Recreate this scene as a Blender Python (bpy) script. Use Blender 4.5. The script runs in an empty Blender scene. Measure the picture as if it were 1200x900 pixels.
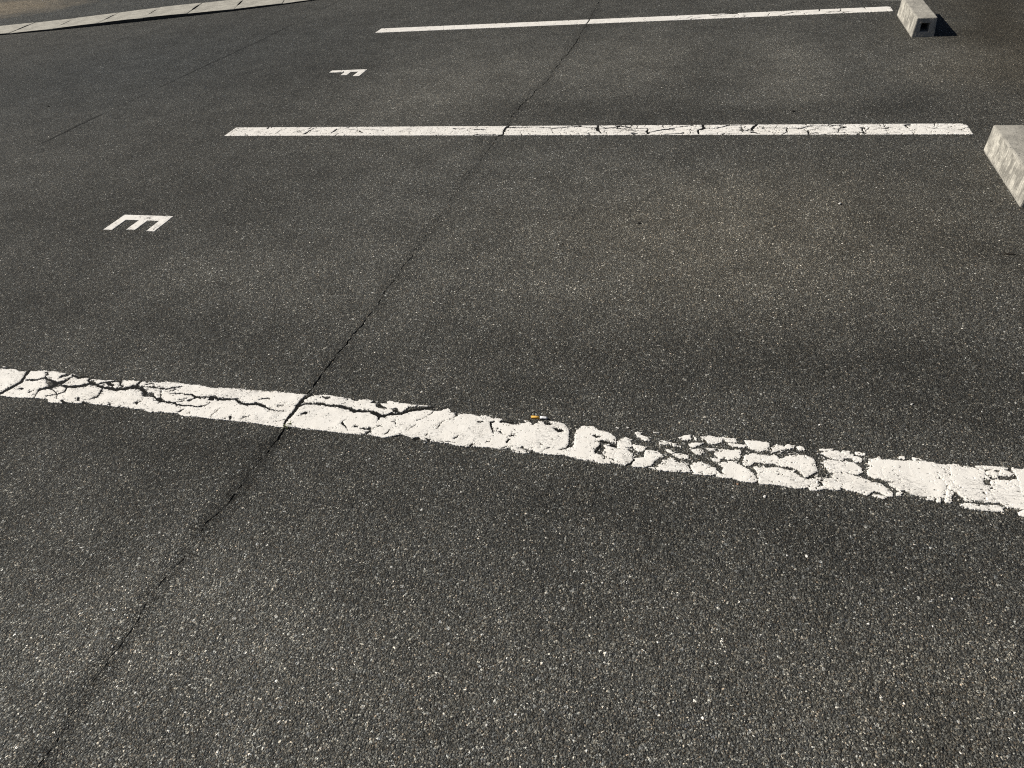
# A parking lot of worn asphalt with three white bay lines, two bay letters, two concrete wheel stops and a kerb.
import bpy, bmesh, math, random
import numpy as np
from mathutils import Matrix, Vector

SC = bpy.context.scene
COL = SC.collection
RNG = random.Random(7)

# ---------------------------------------------------------------- survey of the place, millimetres on the ground
ISLANDS_NEAR = [[(-2538.8,1487.8),(-2517.5,1488.5),(-2442.2,1494.9),(-2399.4,1486.8),(-2369.5,1497.6),(-2317.5,1504.4),(-2274.3,1503.3),(-2210.3,1501.6),(-2136.9,1500),(-2095.4,1487.1),(-2033.9,1485.6),(-1964.7,1498.2),(-1919.9,1500.6),(-1890.3,1500.1),(-1879.3,1498.4),(-1774.3,1512.6),(-1725,1509.8),(-1665.3,1511.6),(-1594.6,1502.6),(-1571.2,1508.9),(-1502.6,1515.2),(-1456,1512.5),(-1427.6,1513.4),(-1373.7,1511.8),(-1350.9,1517.9),(-1313.9,1514.1),(-1238.9,1518.6),(-1213.6,1519.2),(-1181.9,1523.6),(-1132,1524.7),(-1081.3,1523.1),(-1047.8,1522),(-1005.8,1519.4),(-981.7,1519.9),(-947.8,1520.8),(-934.8,1528.3),(-897,1523.5),(-849.9,1524.5),(-818.2,1523.5),(-787.8,1523.4),(-774.8,1499.5),(-753.8,1505.3),(-736.2,1521.4),(-728,1519.9),(-714.8,1502.8),(-695.1,1500.3),(-676.3,1500.3),(-655.5,1506),(-623.9,1500),(-606.1,1502.6),(-578.5,1496.1),(-549,1495.2),(-530.4,1479.8),(-511.8,1477.4),(-513.5,1477.2),(-493.4,1482.7),(-477.3,1490.2),(-492.2,1499.9),(-491.9,1506.2),(-469.3,1501.7),(-458.9,1495.5),(-450.9,1483.9),(-441.4,1488.9),(-437.6,1503.8),(-420.4,1506.4),(-371.4,1508.5),(-352,1498.6),(-337.7,1478.2),(-326.1,1421.5),(-326.1,1407.3),(-316.7,1401.7),(-309,1424.1),(-297.6,1370),(-310.5,1367.9),(-334.7,1373.3),(-357.3,1369.7),(-397.3,1368.1),(-418.7,1373.2),(-426,1375.3),(-433.2,1362.5),(-456.8,1361.1),(-484.3,1361.5),(-472.1,1361.1),(-497.2,1378.4),(-512.1,1369),(-543.4,1368.9),(-577.7,1365.9),(-616.3,1364.8),(-651,1361.8),(-684.8,1366.3),(-728.6,1366.9),(-765.9,1368.6),(-804.5,1372.7),(-837.9,1381.7),(-863.5,1370.2),(-889.1,1358.8),(-899.4,1360.7),(-939.2,1364.8),(-976.4,1361.7),(-1013.7,1358.6),(-1069.5,1360.5),(-1108.8,1359.8),(-1163.3,1356.9),(-1198.4,1362.2),(-1231,1354.7),(-1280.7,1355.3),(-1336.1,1357.8),(-1347.2,1358.8),(-1406,1358.3),(-1473.5,1356.6),(-1516.3,1355.8),(-1561.2,1357.6),(-1611.1,1353.1),(-1636.2,1363.6),(-1686.9,1359.1),(-1738.1,1354.5),(-1785.1,1362.2),(-1820.5,1360),(-1823.6,1361),(-1873.9,1359.7),(-1918.4,1362.1),(-1974,1360.1),(-2013.2,1366.6),(-2037.9,1355.8),(-2086.9,1356.1),(-2103,1346.6),(-2157,1346.2),(-2175.2,1360.7),(-2233.7,1358.7),(-2287.4,1351.1),(-2344.7,1349.3),(-2380.8,1351.8),(-2401.8,1352)],[(-317.1,1468.9),(-311.8,1487.1),(-300.9,1503.7),(-290.6,1504.2),(-266.5,1503.8),(-247.3,1489.3),(-216.6,1487.5),(-196.8,1465.3),(-192.1,1442.2),(-208.2,1439.7),(-230.3,1443.4),(-238.1,1439.8),(-237.6,1425.7),(-247.6,1405.4),(-247.1,1391.7),(-225.8,1391.3),(-221.1,1382),(-197.7,1376.7),(-174.3,1369.2),(-166.6,1359.3),(-176.5,1362.1),(-217.3,1356.5),(-249.9,1358.5),(-283.3,1363.1),(-310.5,1367.9),(-328.4,1375.2),(-312.2,1395.4),(-311.5,1428.5)],[(-222.5,1390.9),(-223.8,1399.9),(-220.1,1419),(-228.9,1434.1),(-209.2,1434.8),(-197.9,1424.8),(-186.1,1422),(-188.5,1452.2),(-168.2,1474.4),(-157.1,1464.1),(-148.4,1446.5),(-105.5,1439.1),(-110.4,1424.5),(-124.1,1417.8),(-143.6,1433.2),(-156.4,1431.3),(-151.3,1415.8),(-140.2,1403.8),(-135.2,1388.8),(-142.8,1371.9),(-157.2,1359.9),(-170.3,1363.1),(-197.7,1376.7)],[(-206.3,1510.3),(-188.1,1513),(-185.2,1503.5),(-203.1,1499.4)],[(-172.9,1512.8),(-157,1519.2),(-157.8,1512.6),(-172.5,1509.4)],[(-337.8,1488.2),(-330.7,1486.7),(-330.5,1476.8),(-336,1478.4)],[(-329.9,1454.7),(-317.4,1451.7),(-316.9,1439.7),(-329.3,1442.6)],[(-327.6,1433.3),(-313.6,1430.6),(-315.2,1420.8),(-325.4,1421.6)],[(-135.4,1389.9),(-107.7,1398.8),(-107.1,1423.9),(-98.1,1429.9),(-72.4,1427),(-49.2,1414.8),(-63.6,1399),(-78.3,1387.8),(-81.4,1371.8),(-103.6,1359.5),(-134.7,1356.7),(-137,1376.2)],[(-147.6,1495.7),(-134.5,1497.7),(-116.8,1485.9),(-103.4,1483.1),(-98.6,1467.2),(-108,1463.4),(-121.8,1470.7),(-139.4,1482.4)],[(-101.4,1512.4),(-82.9,1507.9),(-40.9,1514.2),(-41.8,1504.4),(-75.6,1499.3),(-91.9,1499.3)],[(-72.9,1468.7),(-60.5,1475.3),(-30.9,1465.8),(-5.3,1462.8),(-8,1455.4),(-27,1454.8),(-52.7,1457.8),(-68.7,1457.6)],[(-57.7,1440.8),(-41.8,1441),(-25,1427.6),(3.1,1427.5),(14.3,1422.5),(13.4,1411.2),(-11.1,1407.3),(-30.9,1422.1),(-50.6,1432.7)],[(-91.4,1361.4),(-63.8,1365.9),(-64.6,1374.5),(-42.5,1409.1),(-34.7,1410.3),(-10.1,1392),(14.5,1391.5),(22.3,1362.4),(-4.8,1358.1),(-32,1353.7),(-62.8,1355.2)],[(17.6,1392),(44.5,1405.1),(69.1,1400.2),(72.5,1389.9),(89.2,1383.9),(89.8,1362.7),(58.6,1357.7),(28.6,1357.1),(21.3,1379.5)],[(-26.1,1487.7),(-4.8,1505.3),(14.2,1510.5),(21.6,1490.3),(-0.2,1482.2)],[(6.9,1469.3),(31.6,1480.1),(53.6,1481.1),(41.6,1470),(23.3,1458),(13.6,1463.4)],[(17.6,1447.9),(42.2,1456.3),(48.5,1455),(55.2,1442.4),(43.3,1431.5),(30.8,1434.1)],[(57.6,1461),(85.4,1463),(82.6,1455.8),(67.3,1451.1)],[(36.7,1506.8),(65,1513.5),(99.8,1509.3),(103.2,1495.8),(84.9,1481.3),(66.3,1478.5),(53.2,1492.8)],[(22.4,1507),(40.4,1495.5),(31.3,1487.1),(21.6,1490.3)],[(85.8,1449.5),(104,1461.4),(149.9,1466.2),(153,1451),(147,1432.3),(119.9,1425.8),(98.7,1426.9),(83,1440)],[(74.3,1425.3),(98.7,1424.7),(95.9,1415.4),(80.8,1413)],[(102.9,1509.8),(137.3,1510.3),(140.5,1499.1),(118.8,1493.5)],[(115.7,1493),(134.4,1489),(165.1,1486.8),(159,1481.3),(128.3,1478.8)],[(93.1,1406.2),(138.1,1422.1),(153.1,1407.1),(170.9,1394.9),(182.6,1382),(196.9,1361.4),(188.1,1351.7),(150.4,1351.7),(129.8,1358.7),(106.3,1354.9),(109,1368),(105.8,1380.2),(111.5,1394)],[(94,1374),(103.1,1367),(106.3,1357),(91.5,1356.7)],[(165.1,1507.6),(195.9,1510),(227.9,1507),(227.3,1484.2),(202.9,1471.4),(198.4,1471.6),(177.3,1479.6)],[(159.1,1420.9),(165.1,1446),(183.2,1457.8),(202.7,1455.5),(247.5,1458.1),(253,1445.8),(292.1,1467.3),(318.7,1471.5),(341.4,1462),(345.3,1434.7),(348.4,1418.3),(328.9,1402.6),(316.8,1390.2),(313.3,1404.2),(298.4,1418.6),(275.6,1425.6),(260.9,1423.3),(240.7,1430.8),(202.3,1426.9),(188.9,1427.8),(176.9,1415),(165,1408.8)],[(203.4,1503),(227.7,1499.9),(227.3,1483.9),(202.9,1471.1),(199.9,1471.6)],[(188.7,1406.1),(212.4,1414.2),(207.7,1399.8),(219.3,1396.6),(198.8,1389.9)],[(197.2,1385.4),(201.9,1403.1),(219.5,1406),(246,1414.5),(289.1,1406.6),(297,1393.2),(319.3,1384.5),(342.1,1388.2),(352.2,1373.6),(346,1364.5),(320.5,1358.2),(297.5,1348.4),(272.3,1350.3),(244.1,1353.7),(201,1348.7)],[(236.5,1492.2),(248.9,1503.2),(269.8,1499.6),(279.2,1507.9),(294,1505.6),(290.7,1498.3),(272.5,1491),(254.3,1483.6),(239,1474.5)],[(302.8,1502.4),(314.9,1506.6),(320.2,1496.2),(308.1,1492)],[(325.8,1355.1),(362.5,1363.2),(367.9,1360.9),(342.1,1348.6),(328.2,1348.7)],[(342.6,1396.5),(361.9,1391.4),(384.8,1397.2),(402.8,1381.9),(402.9,1367.9),(392.4,1358.2),(373.2,1359),(362.8,1367.3),(361,1379.1),(350.4,1387.5)],[(361.8,1502.6),(382.5,1505.9),(394.3,1507.7),(370.3,1499.5)],[(365,1487.6),(387.8,1500),(408.2,1501),(416.4,1495.6),(423.3,1507.8),(437.5,1505.6),(447.7,1494),(466.3,1481.7),(462.4,1472.5),(450.7,1468.5),(443.7,1482.5),(420.5,1478.8),(413.9,1469.1),(402.7,1471.7),(383,1477.3)],[(451.8,1505.6),(474.6,1504.8),(473.8,1498.1),(456.7,1497.6)],[(370,1457.9),(379,1463.6),(407.7,1463.8),(444.5,1463.3),(459.2,1444.5),(457.8,1431.8),(445.8,1423.6),(409.8,1426.1),(392.3,1419.1),(381.2,1421.5),(371.3,1438.8)],[(382.8,1407.2),(403.5,1418.8),(431.2,1417.1),(458,1409.2),(484.2,1399.3),(502.5,1394.3),(523.3,1370.1),(523,1358.4),(511.1,1358.4),(496.6,1369.6),(483.4,1371.3),(462.5,1354.1),(441.6,1360.4),(417.6,1364.3),(405.2,1378.3),(398.2,1391.2)],[(478.6,1354.9),(494.7,1355.6),(507.8,1354),(501.6,1347.2),(483.3,1349.9)],[(479.1,1470.7),(486.1,1482.5),(507,1492.3),(514.4,1484.9),(530.3,1488.7),(563.8,1489.7),(600.5,1495.5),(641.4,1495.7),(651.4,1491),(673.2,1492.4),(695.8,1498.1),(731.7,1491.4),(749,1498.3),(759.3,1485.6),(755.1,1466.7),(744.7,1449),(747.8,1433.7),(761.5,1432.1),(758.1,1400.7),(765.7,1379.3),(734.4,1374.1),(707.4,1377),(693.8,1372.8),(686.1,1384.8),(679.5,1402.9),(671.5,1401.6),(660.9,1380.6),(652.4,1356.5),(645.2,1359),(644.8,1370.3),(619.6,1373.7),(593.5,1373.1),(567.9,1376.6),(556.8,1390.4),(546.5,1410.5),(519.8,1412.2),(486.5,1417.7),(476.5,1426.3),(475.2,1438.5),(486,1459.1)],[(744,1499.6),(765.9,1503.1),(789.4,1502.7),(815.5,1502.8),(803.7,1496.8),(763.5,1492.4)],[(764.3,1484.3),(781,1489.1),(789.7,1476.3),(783.8,1467.3),(768.6,1468.9),(762.4,1475.9)],[(794.9,1487.3),(805.9,1495.1),(824.3,1486),(811.5,1475.9),(793.3,1474.9)],[(829,1505),(840.9,1500.8),(836.4,1487.9),(828.5,1492.7)],[(845.2,1497.4),(855.4,1507.2),(870.4,1505.5),(863.2,1478.3),(847.8,1477.8),(840.4,1478.5)],[(766.5,1448.6),(783.5,1455.3),(807,1457.2),(826.6,1464.4),(829.3,1455),(842,1455.1),(892.3,1455.6),(866.9,1363.5),(819.2,1366.3),(804.3,1365.6),(785.2,1367.8),(773,1378.7),(764.4,1384.7),(760.7,1401.1),(764.1,1432.5)],[(677.1,1353.2),(688.8,1360.7),(709.3,1362.3),(731.4,1360.5),(760.3,1367.3),(771,1359.9),(768.7,1350.4),(746,1348.3),(715.9,1346.8),(691.2,1348.1)],[(802.6,1348.9),(817.7,1360.6),(841.6,1359.2),(838.1,1346.1),(813.3,1343.6),(806.2,1344.2)],[(523.6,1400.8),(540.7,1407.6),(558.7,1402.6),(553.5,1385.9),(539.6,1381.6),(532.8,1390.4)],[(515.3,1379.6),(524.5,1369.4),(521.5,1357.2),(512,1355.6)],[(535.4,1371.2),(545.9,1371),(543.7,1364.8),(534.2,1363.2)],[(606.9,1367.7),(618.6,1367.8),(616.2,1361.7),(605.7,1360.6)],[(628.5,1365.6),(634.8,1364.8),(632.4,1358.7),(627.1,1357.8)],[(563.5,1506.8),(574.6,1506.4),(572.3,1500.4),(562.6,1500.2)],[(594.1,1507.3),(604.7,1504.7),(598,1497.3)],[(610.4,1505.6),(623,1499.1),(614.2,1495.6)],[(757.8,1467.1),(763.6,1464),(760.9,1457.6),(756,1458.8)]]
HOLES_NEAR = [[(-156.4,1431.3),(-140.2,1431.4),(-125.7,1417.5),(-107.2,1409),(-111,1399.4),(-126.9,1399.1),(-133.7,1389),(-140.7,1408.3),(-151.5,1418.1)],[(-859.9,1483.4),(-860.6,1500.8),(-832.3,1508.7),(-785.9,1518.1),(-775.7,1502.1),(-828.1,1497.3)],[(-1857.5,1463.4),(-1833.8,1460.5),(-1814.7,1444.6),(-1791.3,1441.7),(-1768.7,1420.6),(-1785.4,1427.4),(-1810.9,1420.7),(-1823.6,1425)],[(-2258.5,1448.8),(-2209,1442.5),(-2184.3,1449.1),(-2175.7,1430.9),(-2197.5,1418.3),(-2205.9,1410.8),(-2225.9,1404.9),(-2245.9,1399),(-2233.7,1413.4),(-2230.5,1426.6)],[(-515.1,1483.1),(-500.2,1495.6),(-484.5,1497.9),(-487.7,1488.7),(-513.8,1478.2)],[(-323.6,1495.3),(-314.8,1437.6),(-317.2,1413.4),(-328.8,1395.1),(-354,1386.5),(-348.7,1393.4),(-333.4,1401.4),(-327.8,1416.5),(-336.7,1478.3),(-349,1501.6)]]
CRACKS_NEAR = [[(-2386.2,1495.4,10.9),(-2371.7,1463.4,12.7),(-2365.1,1451,13.2),(-2357.1,1428.9,18.5),(-2369.1,1398,20.3),(-2382.7,1364.1,18.6),(-2393.5,1343.7,17)],[(-2345,1443.7,9.4),(-2303.2,1449.4,12.1),(-2281.6,1465.5,10.3),(-2249.7,1453.3,9.9),(-2209,1442.5,17.3),(-2186.9,1452,21.7),(-2179.5,1472.6,9.9)],[(-2208.4,1436.1,21.6),(-2216.2,1422.2,18.4),(-2231.1,1410.5,15.9),(-2248.5,1401.8,15.1),(-2244.5,1386.5,7.6),(-2232.5,1360.1,5.1)],[(-2205.9,1410.8,5.8),(-2174.2,1398.1,5.3),(-2153.5,1383.5,4.4),(-2140.9,1366.8,4.1)],[(-2171.5,1434.7,11.5),(-2150.4,1428,13.2),(-2108,1437,15.6),(-2084,1449.8,18.9),(-2073.3,1460.9,18.1),(-2043.7,1455.3,10.7),(-2012.1,1446.9,13.2),(-1981,1444.9,14.5),(-1941.3,1444.1,17.5),(-1906.5,1455.1,19.8),(-1882.5,1467.8,19.1)],[(-2152.9,1430.8,6.3),(-2137.2,1404.5,8.1),(-2151.8,1390,8.2)],[(-2005.1,1438.5,7.2),(-1995.6,1421,7.2),(-1990.4,1397.1,8.9),(-2007.3,1382.5,6.3)],[(-2073.3,1460.9,7.6),(-2094.6,1474.2,8.3),(-2091.3,1494.2,10.5)],[(-2035.1,1462.9,9),(-2009.6,1474,8.8),(-1966.7,1488.2,7.9),(-1946.2,1468.6,4.5),(-1929.3,1459.5,4.8)],[(-2006.3,1470,12.8),(-1976.9,1458.1,8.5)],[(-2181.3,1492.1,5.2),(-2143.5,1484,14.1),(-2119.1,1497.1,12.7)],[(-2219.5,1477.1,11.6),(-2199.7,1489.7,10)],[(-2059.8,1381.2,11.3),(-2050.4,1370.4,10.5)],[(-2111.4,1358.7,8.2),(-2093.3,1352.2,8.2)],[(-2024,1365,8.2),(-2006.3,1358.5,6.6)],[(-1918.5,1368.1,6.7),(-1905.6,1361,6.7)],[(-1873.9,1359.7,10.3),(-1869.7,1366.1,7.4)],[(-2188.8,1375.5,9.1),(-2168.1,1385.8,6.1)],[(-2331,1393.6,10.4),(-2319.5,1395.2,7.8)],[(-2276.1,1382.1,8.1),(-2269.7,1386.2,6.5)],[(-2301.6,1492.9,4.8),(-2281.3,1482.2,4.7),(-2289.8,1474.4,5.4)],[(-1888,1459.3,6.9),(-1883.7,1491.4,8.9),(-1888.1,1506.8,7.4)],[(-1866.2,1468.5,5.2),(-1827.1,1473.9,6),(-1782,1470.7,6.9),(-1754.3,1471.4,9.4),(-1738.9,1482.8,7.1),(-1711,1489.8,4.1)],[(-1909.8,1456.3,14.3),(-1884.5,1461,15.1),(-1861.9,1462.8,12.6),(-1831.8,1448.4,13.2),(-1819.2,1431.7,13.7)],[(-1787.3,1433.1,9),(-1760.5,1415.8,7.4),(-1731.6,1408,8.5),(-1688,1411.2,8.4),(-1653.8,1401.4,8.2),(-1615,1404,7.7),(-1586.9,1402.3,7.1),(-1561.9,1411.6,5.6),(-1554.4,1427.2,4.1)],[(-1754.2,1416.7,17.9),(-1743.8,1415.2,14.9)],[(-1771.6,1462.9,2.7),(-1751.8,1423,2.7)],[(-1673,1455.2,7),(-1645.9,1455.9,7.4),(-1613.5,1448.4,8.8),(-1580.4,1453.1,7.3),(-1559.7,1456,13.9),(-1538,1450.1,10.4),(-1511.7,1450.9,11.9),(-1472.6,1459.3,8.2),(-1439.2,1440.7,10.7),(-1411.9,1438.8,13.9),(-1387.1,1448.1,15.2),(-1351.5,1438.8,13.1)],[(-1564.7,1446.4,16.1),(-1554.7,1444.8,15)],[(-1635.6,1427.5,11.3),(-1616.9,1446.8,8.6)],[(-1672.6,1428.2,6.8),(-1651.3,1437.2,5.5)],[(-1656.3,1424.6,5.6),(-1672.5,1415.2,4.3)],[(-1725.5,1450.9,4),(-1685.2,1459.5,6.5)],[(-1715.9,1476.7,4.5),(-1735.4,1464.8,4.5)],[(-1822,1392.2,6.8),(-1815.8,1384.2,6.8)],[(-1827.6,1387.2,5.9),(-1812.2,1397.7,4.5)],[(-1509.4,1365.2,2.5),(-1504.4,1391.2,3.1),(-1500.1,1411.8,2.5)],[(-1599.1,1377.5,5.3),(-1593,1368.7,3.8)],[(-1635.8,1369.4,8.1),(-1626.4,1387.9,2.9)],[(-1444.1,1374.8,9.8),(-1432.2,1362.7,8.4)],[(-1460.9,1364,5.2),(-1452.1,1363.6,4.2)],[(-1855.2,1485.8,5.2),(-1837.8,1488.1,5.2)],[(-1401.2,1378.2,3.1),(-1379.3,1384.2,3.1)],[(-1219.4,1539.1,8.2),(-1220.1,1515.3,8.2),(-1236.6,1489.7,13.9),(-1235.5,1455.4,14.2),(-1233.3,1427.7,14.9),(-1238.9,1399.3,15.5),(-1240.8,1380,9.3),(-1228.4,1349.8,5.4)],[(-1390.7,1450.5,13.7),(-1359,1440.6,9.7),(-1330.2,1427.7,7.3),(-1302.3,1423.3,4.3),(-1244.9,1426,2.8)],[(-1275.2,1374.9,2.6),(-1246.2,1390,3.7)],[(-1226.6,1462.4,8.9),(-1217.6,1469.4,8.5),(-1190.3,1473.3,8.2),(-1168.3,1479.2,7.8),(-1141.1,1474.6,10.6),(-1108.9,1476.4,8.7),(-1083.4,1474.4,10.1),(-1051.9,1467.8,13.1),(-1032.1,1459.6,17.2),(-1005.7,1463.4,12.2),(-983.1,1466.7,10.3),(-956.3,1459.6,15.2),(-940.9,1451,19.4),(-925,1450.7,13.4),(-913.3,1460.5,11.4),(-904.3,1467.2,13.7)],[(-942.4,1445.4,15.5),(-937.7,1424.8,2.4)],[(-1204.8,1420.7,8.6),(-1196.5,1428.6,15.8),(-1190.9,1433.8,7.4)],[(-1051.9,1402.6,7.8),(-1032,1389.7,5.2),(-1019.7,1375.8,3.6)],[(-1001.4,1391.6,10.1),(-993.6,1391.7,8.1)],[(-948.4,1372.6,11.9),(-944.4,1376.8,8.7)],[(-989,1513.2,7.3),(-984.1,1511.1,6.4)],[(-968.2,1502.1,8.2),(-936.5,1488.3,2.8)],[(-955.5,1515.1,6.9),(-946.4,1512.5,4.9)],[(-1061.4,1515.5,8.1),(-1050,1513.1,6.1)],[(-1171.7,1511.6,4.5),(-1150.2,1510.5,3.4)],[(-1384,1468.9,4.5),(-1354.1,1477.2,5.7)],[(-1307.1,1450.9,6.1),(-1282.9,1457.2,3.2)],[(-983.5,1386.5,2.7),(-946,1389.5,2.9),(-923.1,1408.5,2.9)],[(-1043.2,1422.6,2.4),(-1052.3,1407.8,2.4)],[(-929,1455.5,11.2),(-907.8,1461.3,10.1),(-876.6,1471.2,14.7),(-861.7,1483.2,15.9),(-846.6,1494.6,14.9),(-818.9,1504.1,13.6),(-783.9,1514.6,9.1)],[(-903.1,1483.7,10.6),(-895,1478.3,9.8)],[(-886,1475.3,5.9),(-878.3,1465.6,5.2)],[(-891.8,1374.5,6),(-882.5,1393.8,3.1)],[(-863.8,1366.2,7.5),(-839.7,1381.4,5.4)],[(-791.8,1368.6,14.5),(-782.5,1373.5,12.5)],[(-756.3,1372.6,10.3),(-746.8,1371.5,9.3)],[(-714.8,1369,2.6),(-686.8,1372.3,3.5),(-658.1,1372.8,2.5)],[(-613.6,1367.6,10.1),(-609.9,1373,7.4)],[(-573.9,1479.6,8.1),(-581,1472.3,8.7),(-575.9,1460.2,7.8),(-558.5,1430,5.7)],[(-553.6,1438.2,3.9),(-552.3,1453.6,4.7)],[(-543.3,1439.8,9.5),(-536.4,1434.3,7.1)],[(-617.3,1471.1,5.4),(-607.3,1474.6,5.4)],[(-738,1420.7,5.3),(-735.1,1433.9,5.2),(-732.1,1452.5,1.8)],[(-669.3,1390.8,6.7),(-661.9,1401.8,3)],[(-505.8,1425.6,10),(-493,1431,4.1)],[(-503.8,1445.7,3),(-501.8,1423.7,5)],[(-509.3,1398.2,7.2),(-506.6,1408.3,4.1)],[(-514.4,1371,7.4),(-506.1,1379.4,6.5)],[(-567.4,1391.7,4.9),(-558.6,1392,4)],[(-813,1445.8,2.3),(-793.1,1464.6,2.9),(-782.2,1476.9,2.2),(-776.7,1493.8,2)],[(-822.6,1410.6,4.2),(-810.1,1427.9,2.7)],[(-762.2,1389.1,4.6),(-758.6,1399.8,2.9)],[(-883,1438.2,2.9),(-871.5,1418.8,2.9)],[(-549.2,1482.2,11.2),(-513.3,1483.4,9.2)],[(-702.3,1499.2,3.8),(-695.4,1489.6,2.5),(-701.3,1472.8,2)],[(-467.8,1378.2,3.8),(-440,1376.9,2.9)],[(-409.6,1408.7,2.8),(-407.2,1390,4.2)],[(-396.5,1379.9,3.7),(-378,1396.9,5.5)],[(-407.4,1495.5,8.2),(-393.5,1496,5.2)],[(-382.9,1478.9,5),(-372.3,1478,6.9)],[(-375.9,1470,6),(-368,1473.7,6)],[(-363.6,1469.3,13.9),(-356.9,1470.3,11)],[(-501.3,1428.7,5.1),(-492.8,1430,4.1)],[(-258.6,1464.6,10.2),(-248,1461.3,7.4)],[(-236.8,1442.4,7.6),(-208.4,1441.1,6.7)],[(-205.4,1431.6,10.8),(-193.4,1427.8,11.7)],[(-206.3,1379.8,2.3),(-188,1375.9,2.3)],[(-246.5,1398.7,8.8),(-235.9,1426,7.5)],[(-151.1,1361.8,8),(-139.7,1372.4,6.7),(-132.4,1391.5,4.2)],[(-426.6,1370.5,5.3),(-424.9,1377.8,3.8)],[(14.7,1389.3,4.1),(21.8,1370.9,4.9),(29.9,1361.5,4.5)],[(-139,1393.8,4.7),(-134.4,1381.1,5.3)],[(352.2,1373.6,8.6),(358.6,1384.8,7.5)],[(245.3,1391.1,2.6),(265.6,1394.4,4.3)],[(296.8,1444.1,1.6),(290.4,1432.3,1.3)],[(325.2,1389.6,5.6),(342.6,1395.7,4)],[(513,1453.1,0.9),(507.1,1439.7,1),(514.1,1420.4,1.1)],[(645.2,1456.9,1.5),(655.4,1426.4,2.1),(657.1,1414.8,4.3),(651.2,1390.5,3.6),(643.3,1362.4,2.1)],[(680.8,1504.1,2.8),(677,1470.3,2.2),(668.6,1440.5,1.6),(681.9,1415,1.6)],[(652.6,1482.8,4.6),(671.9,1471.5,2.8)],[(541.2,1448.3,1.5),(549.3,1429.1,1.8),(558.7,1402.6,1.8)],[(766.5,1448.6,1.3),(761.5,1432.1,1.4),(756.8,1400.5,1.2),(760.5,1384.1,1.7)],[(746.1,1449.2,2.8),(743.3,1425.2,1.6),(733.6,1404.2,1)],[(829.3,1455,1.1),(824.8,1427.1,0.9)]]
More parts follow.
